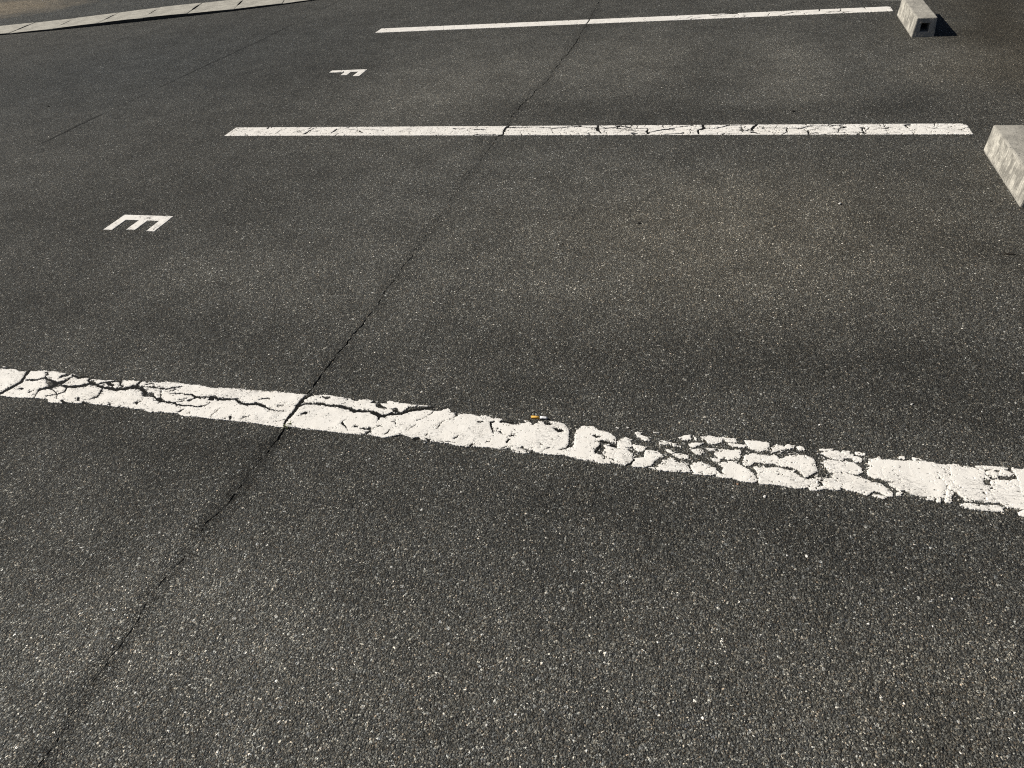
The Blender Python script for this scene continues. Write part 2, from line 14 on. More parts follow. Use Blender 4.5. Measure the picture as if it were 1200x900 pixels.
CRACKS_MIDDLE = [[(-2464.3,3865.9,23.4),(-2451.4,3938.4,8.6),(-2432,4000,4.8)],[(-2778.2,3954.3,9.1),(-2786,4005,9.2)],[(-2666.9,3867.2,6.9),(-2670,3965.6,2.5)],[(-2281.8,3876.6,7),(-2277.9,3919.7,22.5),(-2279.3,3953.6,6.1)],[(-2192.2,3935.7,5.6),(-2109.6,3946.8,5.2),(-1945.3,3921.2,7)],[(-2103.3,3910.9,14.6),(-2078.4,3887,12.1)],[(-2474.2,3963.3,10.5),(-2472.9,4000.6,10.6)],[(-2526.2,3907.4,8.9),(-2493.3,3921.7,6.1)],[(-2227.4,3948.2,5.3),(-2204.8,3984.5,10.1)],[(-1495.9,3944.6,37.6),(-1486.9,3944.5,33)],[(-1491.4,3944.6,7.3),(-1399.9,3938.9,7.2),(-1317.2,3928.8,15.9),(-1290,3926.2,7.1)],[(-1491.4,3916.8,4.1),(-1494.5,3871.1,2.8)],[(-1337.2,3847.7,14),(-1251.6,3851.6,7),(-1171.7,3842.3,15.3)],[(-1165.8,4071.5,6.9),(-1168,3993.8,22),(-1179.3,3936.4,27.5),(-1167.5,3842.3,11)],[(-1175.4,3954.6,14.5),(-1090.8,3962.7,12.1),(-1006.3,3968.5,7.1),(-882.6,3944.3,11)],[(-1288.6,3983.9,7.6),(-1219,3987.6,9.9)],[(-1379.1,3870.3,3.5),(-1372.2,3847.8,3.5)],[(-1798.8,3931.6,3.2),(-1765,3990.6,3.2)],[(-1846.1,3885.2,3.5),(-1808.2,3931.7,5.1)],[(-897.1,3933.3,5.2),(-875.1,3866.8,3.5)],[(-934.6,3951.7,9.1),(-882.6,3944.3,18.7),(-786.5,3965.5,9.6),(-738.6,3976.1,23.4)],[(-745.9,3994.3,45.8),(-735.9,3998.7,32.2)],[(-736.7,3964.9,11),(-660,3948.3,11.2),(-577.7,3940.7,11.6),(-516.2,3961.9,15.9)],[(-632.6,3992.6,11.1),(-633.8,3936.9,22.7),(-621.3,3908.3,18.4),(-602,3860.6,5.5)],[(-519.3,3973.1,58.1),(-506.2,3977.3,49.3)],[(-505.3,3939.8,9.7),(-437.7,3906.5,8.4),(-358.1,3895,10.2),(-344.3,3873.6,7.2)],[(-352.5,3931.5,7.9),(-342.9,3858.8,15.5)],[(-340.5,3873.6,14.2),(-267,3915.5,15),(-206.3,3925.5,13.3)],[(-226,3932.2,30),(-206.6,3929.8,25.7)],[(-274.2,4000.4,12.9),(-264.7,3943.4,4.9)],[(-207.8,3947,6.8),(-109.9,3978.1,13.1)],[(-509.6,3972.9,10.5),(-409.8,3938.7,6.7),(-315.6,3937.5,4.8)],[(-57.7,4005.6,20.6),(-46.9,3930.1,17.2)],[(-46.8,3928,18.7),(-76,3907.1,16),(-69.6,3848.8,10.6)],[(-424.1,3857.3,26),(-404.9,3859.3,21.7)],[(-246.3,3849.9,8.8),(-163.9,3861.8,12.9),(-152.8,3865.9,20.6)],[(-414.7,3982.6,6.7),(-407.1,3949.5,5)],[(-43.3,3934.3,6.8),(20.4,3933.5,10.6),(86.7,3975.2,10.9),(153.5,3967.8,4.6)],[(71.7,3975.4,17.5),(86.6,3977.4,13.2)],[(227.3,3992.3,19),(204.6,3920.9,16.4),(195.7,3883.8,5.2)],[(189.8,3863.4,7.6),(211.4,3875.5,16.6),(243.4,3854.9,10.9)],[(233.9,3941.4,6.7),(284.6,3940.8,6.7),(356,3929.5,8.7),(381.2,3935.4,12.4)],[(377.4,3929.3,5.9),(378.8,3878.2,10.1),(352.7,3842.2,5.2)],[(377.4,3929.3,6.6),(455.2,3928.3,27.8),(485.2,3958.9,9)],[(482,3963.1,5.8),(473.4,3996.7,11.5)],[(485.2,3958.9,8.7),(604.4,3961.4,10.5),(661.3,3977,6.2)],[(604.4,3961.4,17.8),(611.7,3965.4,14.4)],[(643.8,3924.1,12.4),(668.4,3944.1,18.5)],[(474.2,3893.5,9),(483.8,3881.3,10.1),(483.4,3841.4,7.1)],[(55.7,3848,17.5),(62.8,3860.2,7.7)],[(307.5,3858.5,4.6),(311.9,3888.9,1.6)],[(745.4,3930.9,56.8),(755.5,3930.8,48.7)],[(746.9,3914.8,9.1),(748.2,3884.9,5.5),(739,3839.9,8.2)],[(856.8,3984.2,5.7),(853.3,3923.6,4.2)],[(818.6,3924,8.4),(858.6,3923.5,14.4)],[(853.9,3913.6,1.9),(864,3843,3.5)],[(954.2,3964.4,17.7),(972,3972.2,14.3)],[(956.2,3956.3,9.6),(961.8,3928.3,11.5)],[(972.2,3842.3,7.8),(976.5,3877,2.7)],[(1045.6,3941.1,7.8),(1074.5,3921,10.3),(1125.5,3918.4,2.9)],[(1056.9,3876.3,3.1),(1057.2,3841.8,4.5)],[(1093.6,3998.5,5.3),(1084.5,3940.6,4)],[(1226.9,3978.2,20),(1238.4,3972,16.1)],[(1187.5,3909.9,2.3),(1216.6,3867.3,4.8)],[(1201,3944.9,2.7),(1244.2,3909.3,3.9)],[(1204.9,3871.2,3.7),(1214.6,3842.7,2.5)]]
SEAM = [(-1243.1,304.4),(-1239.1,348.5),(-1257.1,560.5),(-1263.5,747.7),(-1253.1,942.7),(-1239.1,1143.6),(-1223.1,1321.8),(-1241.2,1440.5),(-1231.8,1550.9),(-1225.3,1768.5),(-1209.3,2048),(-1209.4,2374.6),(-1203.8,2747.8),(-1209.7,3237.9),(-1192.8,3671.6),(-1183.6,3959.3),(-1187.8,4249.4),(-1122.3,4831.9),(-1110.7,5220.2),(-1084.2,5656.1),(-1093.5,6432),(-1119.4,7221.6)]
OLD_SEAM = [(-4538.7,3105),(-4425.9,3396.8),(-4372.5,3791.5),(-4362.5,4117.1),(-4317.3,4532.7),(-4253.1,5339.2),(-4161.4,6164.5),(-4125.6,6941),(-4098.2,7787.1)]
KERB_FRONT = [(-9382.6,6835.2),(-8644.7,6882.8),(-7924.2,6920.1),(-7315.8,7050.2),(-6733.8,7200.3),(-6150.2,7340.3),(-5673.1,7462.6),(-5253.4,7582.7),(-4644.2,7784.1),(-4157.2,8043.8)]
KERB_BACK = [(-9880.1,7252.2),(-9095,7294.4),(-8362.8,7358.7),(-7718.4,7492.6),(-7111.4,7658.5),(-6590.8,7772.2),(-6158.5,7918.6),(-5697.2,8019.6),(-5233.6,8206.6),(-4778.3,8415.8)]
KERB_JOINTS = [(-7885.6,7108.2),(-7365,7293.8),(-6852.7,7461.4),(-6346.8,7589.5),(-5854.6,7722.6),(-5358.4,7861.8)]
STAINS = [(-1782,4782,621,772,0.28,0.15),(-503.9,5224.6,435,628,0.22,0.15),(435.1,4897.6,225,682,0.28,0.2),(1344.1,4995,291,462,0.22,0.25),(-1215.4,4250.2,327,226,-0.13,0),(-371,4181.2,433,209,-0.12,0),(380.3,4173.8,392,198,-0.12,0),(984.3,4182.7,284,219,-0.11,0),(-128.2,5228.4,114,917,-0.08,0),(-1738.6,2256.9,426,255,0.12,0.05),(-244.5,2906.1,644,569,0.08,0.05),(-922.6,3462.3,362,496,0.06,0),(685.1,1916.9,263,186,-0.17,0),(-300.5,1788.8,406,142,-0.1,0),(183.2,1896.6,311,144,-0.1,0),(-2048.6,1238.1,369,97,-0.15,0),(-1427,1252,334,91,-0.12,0),(-210.9,1211.4,327,92,-0.12,0),(316.1,1164.5,232,110,-0.1,0),(-1292.7,667.8,326,185,0.15,0.05),(-1280.8,394.4,194,101,0.1,0),(1019.6,2693.5,173,213,-0.1,0.1),(1719.5,5227.2,353,1874,-0.08,0.4),(777.1,3043.2,480,555,0,0.15),(251.7,2566.2,610,627,0.05,0.2),(-1968.5,1787.4,426,198,-0.1,0),(-3296,2734,474,425,-0.1,0),(-2813,1877.3,250,261,-0.12,0),(-5312.4,5231.6,1363,1210,-0.03,-0.4),(-4463.1,5919.9,1364,1013,-0.05,-0.3),(-556.1,2176.1,319,251,0.06,0),(-496.6,651.2,362,159,0.05,0.1),(538.4,860.7,191,164,0.04,0.15),(-2911,5055.9,443,731,-0.08,0),(87,2767.5,751,513,0.14,0.2),(-649.5,2290.3,652,422,0.03,0.1),(-2221.8,2141.5,482,212,0.05,0.05),(375.7,827.8,401,186,0.05,0.15),(-1293.6,575.2,334,191,0.06,0),(1912.4,5813.5,239,1585,-0.12,0.5),(767.4,1463.7,121,98,0.06,0.1),(-1625.2,2921.3,269,300,0.06,0),(-2446.2,2981.4,351,270,-0.06,0),(-296,617.5,1273,231,0.09,0),(-1172.6,514.3,490,220,0.04,0),(-5493.3,6035.4,1962,2574,-0.04,0)]
CAM_AXES = [[0.96517, 0.244297, -0.093622], [-0.086238, 0.634929, 0.767742], [0.247001, -0.732928, 0.633882]]
CAM_HEIGHT = 1.43974
CAM_LENS = 24.4680

# ---------------------------------------------------------------- small helpers
def link(o, parent=None):
    COL.objects.link(o)
    if parent: o.parent = parent
    return o

def tag(o, label=None, cat=None, group=None, kind=None):
    if label: o['label'] = label
    if cat: o['category'] = cat
    if group: o['group'] = group
    if kind: o['kind'] = kind
    return o

def mesh_obj(name, verts, faces, mat, parent=None, smooth=False):
    me = bpy.data.meshes.new(name)
    me.from_pydata(verts, [], faces)
    me.materials.append(mat)
    if smooth:
        me.polygons.foreach_set('use_smooth', [True] * len(me.polygons))
    me.update()
    return link(bpy.data.objects.new(name, me), parent)

def bm_obj(name, bm, mats, parent=None, smooth=False):
    me = bpy.data.meshes.new(name)
    bmesh.ops.recalc_face_normals(bm, faces=bm.faces)
    bm.to_mesh(me); bm.free()
    for m in (mats if isinstance(mats, (list, tuple)) else [mats]): me.materials.append(m)
    if smooth:
        me.polygons.foreach_set('use_smooth', [True] * len(me.polygons))
    return link(bpy.data.objects.new(name, me), parent)

def hash2(ix, iy, seed):
    h = (ix.astype(np.int64) * 374761393 + iy.astype(np.int64) * 668265263 + seed * 1442695041) & 0xFFFFFFFF
    h = ((h ^ (h >> 13)) * 1274126177) & 0xFFFFFFFF
    h = h ^ (h >> 16)
    return (h & 0xFFFFFF) / float(0xFFFFFF)

def vnoise(x, y, scale, seed=0):
    """value noise 0..1, x and y in mm, scale = feature size in mm"""
    x = np.asarray(x, float) / scale; y = np.asarray(y, float) / scale
    ix = np.floor(x); iy = np.floor(y)
    fx = x - ix; fy = y - iy
    fx = fx * fx * (3 - 2 * fx); fy = fy * fy * (3 - 2 * fy)
    a = hash2(ix, iy, seed); b = hash2(ix + 1, iy, seed); c = hash2(ix, iy + 1, seed); d = hash2(ix + 1, iy + 1, seed)
    return (a * (1 - fx) + b * fx) * (1 - fy) + (c * (1 - fx) + d * fx) * fy

def seg_dist(X, Y, pts):
    """distance to a polyline and the interpolated third value"""
    best = np.full(X.shape, 1e9); wid = np.zeros(X.shape)
    for (a, b) in zip(pts[:-1], pts[1:]):
        ax, ay, bx, by = a[0], a[1], b[0], b[1]
        dx, dy = bx - ax, by - ay
        L = dx * dx + dy * dy + 1e-9
        t = np.clip(((X - ax) * dx + (Y - ay) * dy) / L, 0, 1)
        d = np.hypot(X - ax - t * dx, Y - ay - t * dy)
        w = a[2] + t * (b[2] - a[2]) if len(a) > 2 else np.zeros_like(d)
        k = (d - w / 2) < (best - wid / 2)
        best = np.where(k, d, best); wid = np.where(k, w, wid)
    return best, wid

def poly_sd(X, Y, poly):
    """signed distance, positive inside"""
    n = len(poly); d = np.full(X.shape, 1e9); inside = np.zeros(X.shape, bool)
    for i in range(n):
        ax, ay = poly[i]; bx, by = poly[(i + 1) % n]
        dx, dy = bx - ax, by - ay
        L = dx * dx + dy * dy + 1e-9
        t = np.clip(((X - ax) * dx + (Y - ay) * dy) / L, 0, 1)
        d = np.minimum(d, np.hypot(X - ax - t * dx, Y - ay - t * dy))
        if abs(dy) > 1e-9:
            c = ((ay > Y) != (by > Y)) & (X < dx * (Y - ay) / dy + ax)
            inside ^= c
    return np.where(inside, d, -d)

# ---------------------------------------------------------------- node helpers
class Nodes:
    def __init__(self, name):
        self.m = bpy.data.materials.new(name); self.m.use_nodes = True
        self.t = self.m.node_tree; self.bsdf = self.t.nodes['Principled BSDF']
        self.bsdf.inputs['Specular IOR Level'].default_value = 0.25
        self.co = self.t.nodes.new('ShaderNodeTexCoord').outputs['Object']
    def put(self, sock, v):
        if isinstance(v, bpy.types.NodeSocket): self.t.links.new(v, sock)
        else: sock.default_value = v
    def math(self, op, a, b=0.0, c=0.0, clamp=False):
        n = self.t.nodes.new('ShaderNodeMath'); n.operation = op; n.use_clamp = clamp
        for s, v in zip(n.inputs, (a, b, c)): self.put(s, v)
        return n.outputs[0]
    def noise(self, scale, detail=2.0, rough=0.55, vec=None, col=False, dist=0.0):
        n = self.t.nodes.new('ShaderNodeTexNoise')
        n.inputs['Scale'].default_value = scale; n.inputs['Detail'].default_value = detail
        n.inputs['Roughness'].default_value = rough; n.inputs['Distortion'].default_value = dist
        self.t.links.new(vec or self.co, n.inputs['Vector'])
        return n.outputs['Color' if col else 'Fac']
    def voro(self, scale, feature='F1', vec=None, rnd=1.0):
        n = self.t.nodes.new('ShaderNodeTexVoronoi'); n.feature = feature
        n.inputs['Scale'].default_value = scale; n.inputs['Randomness'].default_value = rnd
        self.t.links.new(vec or self.co, n.inputs['Vector'])
        return n.outputs
    def map(self, v, a, b, c=0.0, d=1.0, smooth=False):
        n = self.t.nodes.new('ShaderNodeMapRange')
        if smooth: n.interpolation_type = 'SMOOTHSTEP'
        self.put(n.inputs[0], v)
        for i, x in enumerate((a, b, c, d)): self.put(n.inputs[i + 1], x)
        return n.outputs[0]
    def ramp(self, v, stops, interp='LINEAR'):
        n = self.t.nodes.new('ShaderNodeValToRGB'); r = n.color_ramp; r.interpolation = interp
        while len(r.elements) < len(stops): r.elements.new(0.5)
        for e, (p_, c_) in zip(r.elements, stops):
            e.position = p_; e.color = (*c_, 1) if len(c_) == 3 else c_
        self.put(n.inputs[0], v)
        return n.outputs[0]
    def mix(self, fac, a, b, mode='MIX'):
        n = self.t.nodes.new('ShaderNodeMix'); n.data_type = 'RGBA'; n.blend_type = mode; n.clamp_factor = True
        self.put(n.inputs['Factor'], fac)
        for s, v in (('A', a), ('B', b)):
            k = [i for i in n.inputs if i.name == s and i.type == 'RGBA'][0]
            self.put(k, (*v, 1) if isinstance(v, tuple) and len(v) == 3 else v)
        return [o for o in n.outputs if o.type == 'RGBA'][0]
    def grey(self, v):
        n = self.t.nodes.new('ShaderNodeCombineColor')
        for s in n.inputs: self.put(s, v)
        return n.outputs[0]
    def sep(self, c):
        n = self.t.nodes.new('ShaderNodeSeparateColor'); self.put(n.inputs[0], c); return n.outputs
    def attr(self, name):
        n = self.t.nodes.new('ShaderNodeAttribute'); n.attribute_name = name; return n.outputs
    def scaled(self, s, rot=(0, 0, 0)):
        n = self.t.nodes.new('ShaderNodeMapping'); n.inputs['Scale'].default_value = s; n.inputs['Rotation'].default_value = rot
        self.t.links.new(self.co, n.inputs['Vector']); return n.outputs[0]
    def bump(self, h, dist, strength=1.0, normal=None):
        n = self.t.nodes.new('ShaderNodeBump'); n.inputs['Distance'].default_value = dist; n.inputs['Strength'].default_value = strength
        self.put(n.inputs['Height'], h)
        if normal: self.t.links.new(normal, n.inputs['Normal'])
        return n.outputs[0]
    def done(self, color, rough=0.9, normal=None, spec=None):
        self.put(self.bsdf.inputs['Base Color'], (*color, 1) if isinstance(color, tuple) and len(color) == 3 else color)
        self.put(self.bsdf.inputs['Roughness'], rough)
        if normal: self.t.links.new(normal, self.bsdf.inputs['Normal'])
        if spec is not None: self.bsdf.inputs['Specular IOR Level'].default_value = spec
        return self.m

def asphalt(name, gain=1.0, tint=True, cool=0.0):
    N = Nodes(name)
    # a warp so the aggregate is not made of straight-sided cells
    wob3 = N.t.nodes.new('ShaderNodeVectorMath'); wob3.operation = 'MULTIPLY_ADD'
    N.put(wob3.inputs[0], N.noise(210.0, 2.0, .6, col=True)); wob3.inputs[1].default_value = (.0045, .0045, .0045); N.put(wob3.inputs[2], N.co)
    wv = wob3.outputs[0]
    va = N.voro(175.0, vec=wv); vb = N.voro(350.0, vec=wv); vs = N.voro(80.0, vec=wv)
    ca = N.sep(va['Color']); cb = N.sep(vb['Color']); cs = N.sep(vs['Color'])
    edge = N.voro(175.0, 'DISTANCE_TO_EDGE', vec=wv)['Distance']
    clump = N.noise(45.0, 3.0, 0.6); patch = N.noise(5.0, 3.0, 0.55); broad = N.noise(1.1, 3.0, 0.5)
    # stones: many dark, some mid grey, few pale
    A = N.ramp(ca[0], [(0.0, (.036,.036,.034)), (.45, (.056,.055,.051)), (.75, (.082,.080,.073)), (.91, (.118,.116,.107)), (.97, (.17,.165,.15)), (.993, (.30,.295,.27)), (1.0, (.55,.53,.50))])
    B = N.ramp(cb[0], [(0.0, (.026,.026,.025)), (.5, (.050,.049,.047)), (.8, (.092,.090,.083)), (.93, (.155,.150,.135)), (1.0, (.38,.365,.33))])
    col = N.mix(N.math('GREATER_THAN', cb[1], .55), A, B)
    # a sparse set of larger stones shows at the surface
    big = N.math('MULTIPLY', N.math('GREATER_THAN', cs[1], .93), N.math('LESS_THAN', vs['Distance'], .34))
    Bg = N.ramp(cs[0], [(0.0, (.05,.051,.052)), (.5, (.10,.10,.10)), (.8, (.17,.17,.165)), (1.0, (.34,.335,.32))])
    col = N.mix(big, col, Bg)
    # hue from stone to stone: a few rusty, some bluish
    hue = N.ramp(cb[2], [(0.0, (.93,.98,1.06)), (.35, (.98,1.0,1.01)), (.75, (1.04,1.0,.94)), (.95, (1.09,.99,.88)), (1.0, (1.22,.97,.78))])
    col = N.mix(1.0, col, hue, 'MULTIPLY')
    # black bitumen in the voids, also painting in the shadow between stones
    vt = N.map(clump, .35, .7, .015, .13)
    if tint:
        seam = N.math('ABSOLUTE', N.attr('seam')['Fac'])            # mm from the paving joint
        wob = N.math('MULTIPLY', N.noise(70.0, 3.0), 26.0)
        band = N.map(N.math('ADD', seam, wob), 8.0, 74.0, 1.0, 0.0, True)
        xyz = N.t.nodes.new('ShaderNodeSeparateXYZ'); N.put(xyz.inputs[0], N.co)
        band = N.math('MULTIPLY', band, N.map(xyz.outputs[1], 1.1, 1.9, 1.0, .40))   # the joint is coarser in the nearest bay
        vt = N.math('ADD', vt, N.math('MULTIPLY', band, .12))
    void = N.map(edge, 0.0, vt, 1.0, 0.0)
    void = N.math('MULTIPLY', void, N.map(N.noise(190.0, 2.0), .38, .58, 0.0, 1.0))
    col = N.mix(N.math('MULTIPLY', void, .88), col, (.008, .008, .008))
    mult = N.math('MULTIPLY', N.map(clump, .25, .75, .62, 1.38), N.map(patch, .3, .7, .84, 1.16))
    mult = N.math('MULTIPLY', mult, N.map(broad, .3, .7, .90, 1.10))
    mult = N.math('MULTIPLY', mult, gain * 1.66)
    if tint:
        mult = N.math('MULTIPLY', mult, N.attr('wear')['Fac'])
        old = N.math('ABSOLUTE', N.math('ADD', N.attr('old_seam')['Fac'], N.math('MULTIPLY_ADD', N.noise(18.0, 4.0), 40.0, -20.0)))
        oldm = N.math('MULTIPLY', N.map(old, 6.0, 20.0, 1.0, 0.0), N.attr('old_mask')['Fac'])
        mult = N.math('MULTIPLY', mult, N.math('MULTIPLY_ADD', oldm, -.75, 1.0))
        mult = N.math('MULTIPLY', mult, N.math('MULTIPLY_ADD', N.math('MULTIPLY', band, N.map(N.noise(6.0, 3.0), .35, .65, .35, 1.0)), -.32, 1.0))
    col = N.mix(1.0, N.mix(1.0, col, N.grey(mult), 'MULTIPLY'), (.985, 1.0, .985), 'MULTIPLY')
    if tint:
        w = N.attr('warm')['Fac']
        col = N.mix(N.map(w, 0.0, 1.0), col, N.mix(1.0, col, (1.085, .985, .84), 'MULTIPLY'))
        col = N.mix(N.map(w, 0.0, -1.0), col, N.mix(1.0, col, (.92, 1.0, 1.10), 'MULTIPLY'))
    elif cool:
        col = N.mix(cool, col, N.mix(1.0, col, (.90, 1.0, 1.12), 'MULTIPLY'))
    # relief: each stone a facet at its own height, grit on top
    h = N.math('MULTIPLY_ADD', va['Distance'], -.8, N.math('MULTIPLY', ca[2], .8))
    h = N.math('ADD', h, N.math('MULTIPLY', N.math('SUBTRACT', cb[2], vb['Distance']), .45))
    h = N.math('ADD', h, N.math('MULTIPLY', clump, 1.8))
    h = N.math('MULTIPLY_ADD', void, -.9, h)
    nrm = N.bump(h, .0050, 1.0)
    return N.done(col, .9, nrm, .1)

def paint(name):
    N = Nodes(name)
    n1 = N.noise(26.0, 4.0, .6); n2 = N.noise(260.0, 2.0, .6)
    col = N.mix(N.map(n1, .35, .7), (.84, .815, .76), (.79, .76, .70))
    v = N.voro(190.0); r = N.sep(v['Color'])
    worn = N.attr('worn')['Fac']                                       # 0 in the thick of the film, 1 at its thin edges
    spot = N.math('LESS_THAN', v['Distance'], N.map(r[0], .965, 1.0, 0.0, .35))
    thin = N.math('MULTIPLY', N.math('GREATER_THAN', r[1], N.map(worn, 0.0, 1.0, .992, .90)), N.map(n2, .45, .56))
    col = N.mix(N.math('MULTIPLY', spot, .45), col, (.25, .24, .21))
    col = N.mix(N.math('MULTIPLY', thin, .8), col, (.10, .098, .09))
    col = N.mix(N.map(N.noise(3.0, 3.0), .5, .75, 0.0, .22), col, (.66, .60, .50))
    hair = N.noise(1.0, 4.0, .62, N.scaled((38.0, 90.0, 40.0), (0, 0, math.radians(28))), dist=1.1)
    line = N.map(N.math('ABSOLUTE', N.math('SUBTRACT', hair, .5)), 0.0, .010, 1.0, 0.0)
    line = N.math('MULTIPLY', line, N.map(N.noise(9.0, 2.0), .48, .62))
    col = N.mix(N.math('MULTIPLY', line, .55), col, (.22, .21, .19))
    h = N.math('MULTIPLY_ADD', line, -.9, N.math('MULTIPLY', n1, 1.6))
    h = N.math('MULTIPLY_ADD', n2, .16, h)
    return N.done(col, .6, N.bump(h, .0009, .8), .2)

def concrete(name, base=(.415, .395, .345), scuffed=False):
    N = Nodes(name)
    n1 = N.noise(14.0, 5.0, .6); n2 = N.noise(160.0, 3.0, .6); n3 = N.noise(60.0, 3.0)
    lo = tuple(c * .66 for c in base); hi = tuple(min(1, c * 1.22) for c in base)
    col = N.mix(N.map(n1, .3, .7), lo, hi)
    col = N.mix(N.map(n2, .35, .65, 0.0, .45), col, tuple(c * .45 for c in base))
    pits = N.voro(120.0); pr = N.sep(pits['Color'])
    pit = N.math('LESS_THAN', pits['Distance'], N.map(pr[0], .8, 1.0, 0.0, .4))
    h = N.math('MULTIPLY_ADD', n2, .5, n3)
    if scuffed:
        s = N.noise(1.0, 5.0, .65, N.scaled((40.0, 30.0, 9.0), (0, math.radians(24), 0)), dist=.8)
        s2 = N.noise(1.0, 4.0, .6, N.scaled((120.0, 95.0, 16.0), (math.radians(22), 0, 0)))
        s3 = N.noise(17.0, 4.0, .6)
        m = N.map(N.math('MULTIPLY_ADD', s3, .9, N.math('MULTIPLY_ADD', s2, .45, N.math('MULTIPLY', s, .6))), .86, 1.12)
        col = N.mix(m, tuple(c * .60 for c in base), (.62, .59, .51))
        col = N.mix(N.map(n2, .4, .62, 0.0, .4), col, tuple(c * .4 for c in base))
        h = N.math('MULTIPLY_ADD', s2, 1.5, h)
    col = N.mix(N.math('MULTIPLY', pit, .7), col, tuple(c * .2 for c in base))
    h = N.math('MULTIPLY_ADD', pit, -.6, h)
    return N.done(col, .9, N.bump(h, .003, .9), .2)

def plain(name, c, rough=.8, var=.25, scale=90.0, spec=.25):
    N = Nodes(name)
    n = N.noise(scale, 4.0, .6)
    return N.done(N.mix(N.map(n, .3, .7), tuple(x * (1 - var) for x in c), tuple(min(1, x * (1 + var)) for x in c)), rough, N.bump(n, .001, .6), spec)

def soil(name):
    N = Nodes(name)
    n = N.noise(3.0, 6.0, .65); g = N.noise(70.0, 4.0, .65); v = N.voro(60.0); r = N.sep(v['Color'])
    col = N.mix(N.map(n, .35, .65), (.045, .036, .024), (.12, .095, .062))
    col = N.mix(N.map(g, .4, .62, 0.0, .6), col, (.022, .018, .012))
    col = N.mix(N.math('GREATER_THAN', r[0], .9), col, (.20, .17, .12))
    return N.done(col, .95, N.bump(N.math('ADD', g, v['Distance']), .02), .1)

def dusty_road(name):
    m = asphalt(name, 1.0, False, .25)
    N = Nodes.__new__(Nodes); N.m = m; N.t = m.node_tree; N.bsdf = N.t.nodes['Principled BSDF']
    N.co = [n for n in N.t.nodes if n.type == 'TEX_COORD'][0].outputs['Object']
    col = N.bsdf.inputs['Base Color'].links[0].from_socket
    dd = N.attr('dust')['Fac']
    edge = N.math('MULTIPLY_ADD', N.noise(2.2, 5.0, .65), 1.1, -.55)
    f = N.map(N.math('ADD', dd, edge), .25, .85)
    sand = N.mix(N.map(N.noise(30.0, 4.0, .65), .35, .65), (.17, .14, .10), (.40, .345, .26))
    N.t.links.new(N.mix(N.math('MULTIPLY', f, .9), col, sand), N.bsdf.inputs['Base Color'])
    return m

M = dict(bitumen=plain('bare_bitumen', (.011, .011, .010), .9, .5, 200.0, .1), lot=asphalt('worn_asphalt'), road=dusty_road('road_asphalt'), paint=paint('road_paint'),
         concrete=concrete('concrete'), scuffed=concrete('scuffed_concrete', scuffed=True),
         kerb=concrete('kerb_concrete', (.47, .45, .39)), soil=soil('soil'), grime=concrete('grimy_concrete', (.075, .07, .06)),  # last one: near-black concrete, the shade of the kerb sides put into the colour
         chip=plain('white_stone', (.72, .70, .65), .7, .12), rust=plain('rusty_stone', (.42, .27, .18), .8, .2),
         dark=plain('dark_crumb', (.012, .011, .010), .9, .3), twig=plain('twig', (.03, .022, .015), .9, .3),
         filter=plain('cork_paper', (.92, .50, .10), .7, .14, 600.0), cig=plain('cigarette_paper', (.82, .82, .83), .75, .04, 300.0),
         ash=plain('tobacco_ash', (.05, .045, .04), .95, .4, 900.0), leaf=plain('weed_leaf', (.10, .12, .035), .7, .3, 200.0))

# ---------------------------------------------------------------- the ground
def sheet(name, x0, y0, x1, y1, z, mat):
    o = mesh_obj(name, [(x0, y0, z), (x1, y0, z), (x1, y1, z), (x0, y1, z)], [(0, 1, 2, 3)], mat)
    return tag(o, kind='structure')

sheet('ground', -160, -160, 160, 160, -.06, M['soil'])

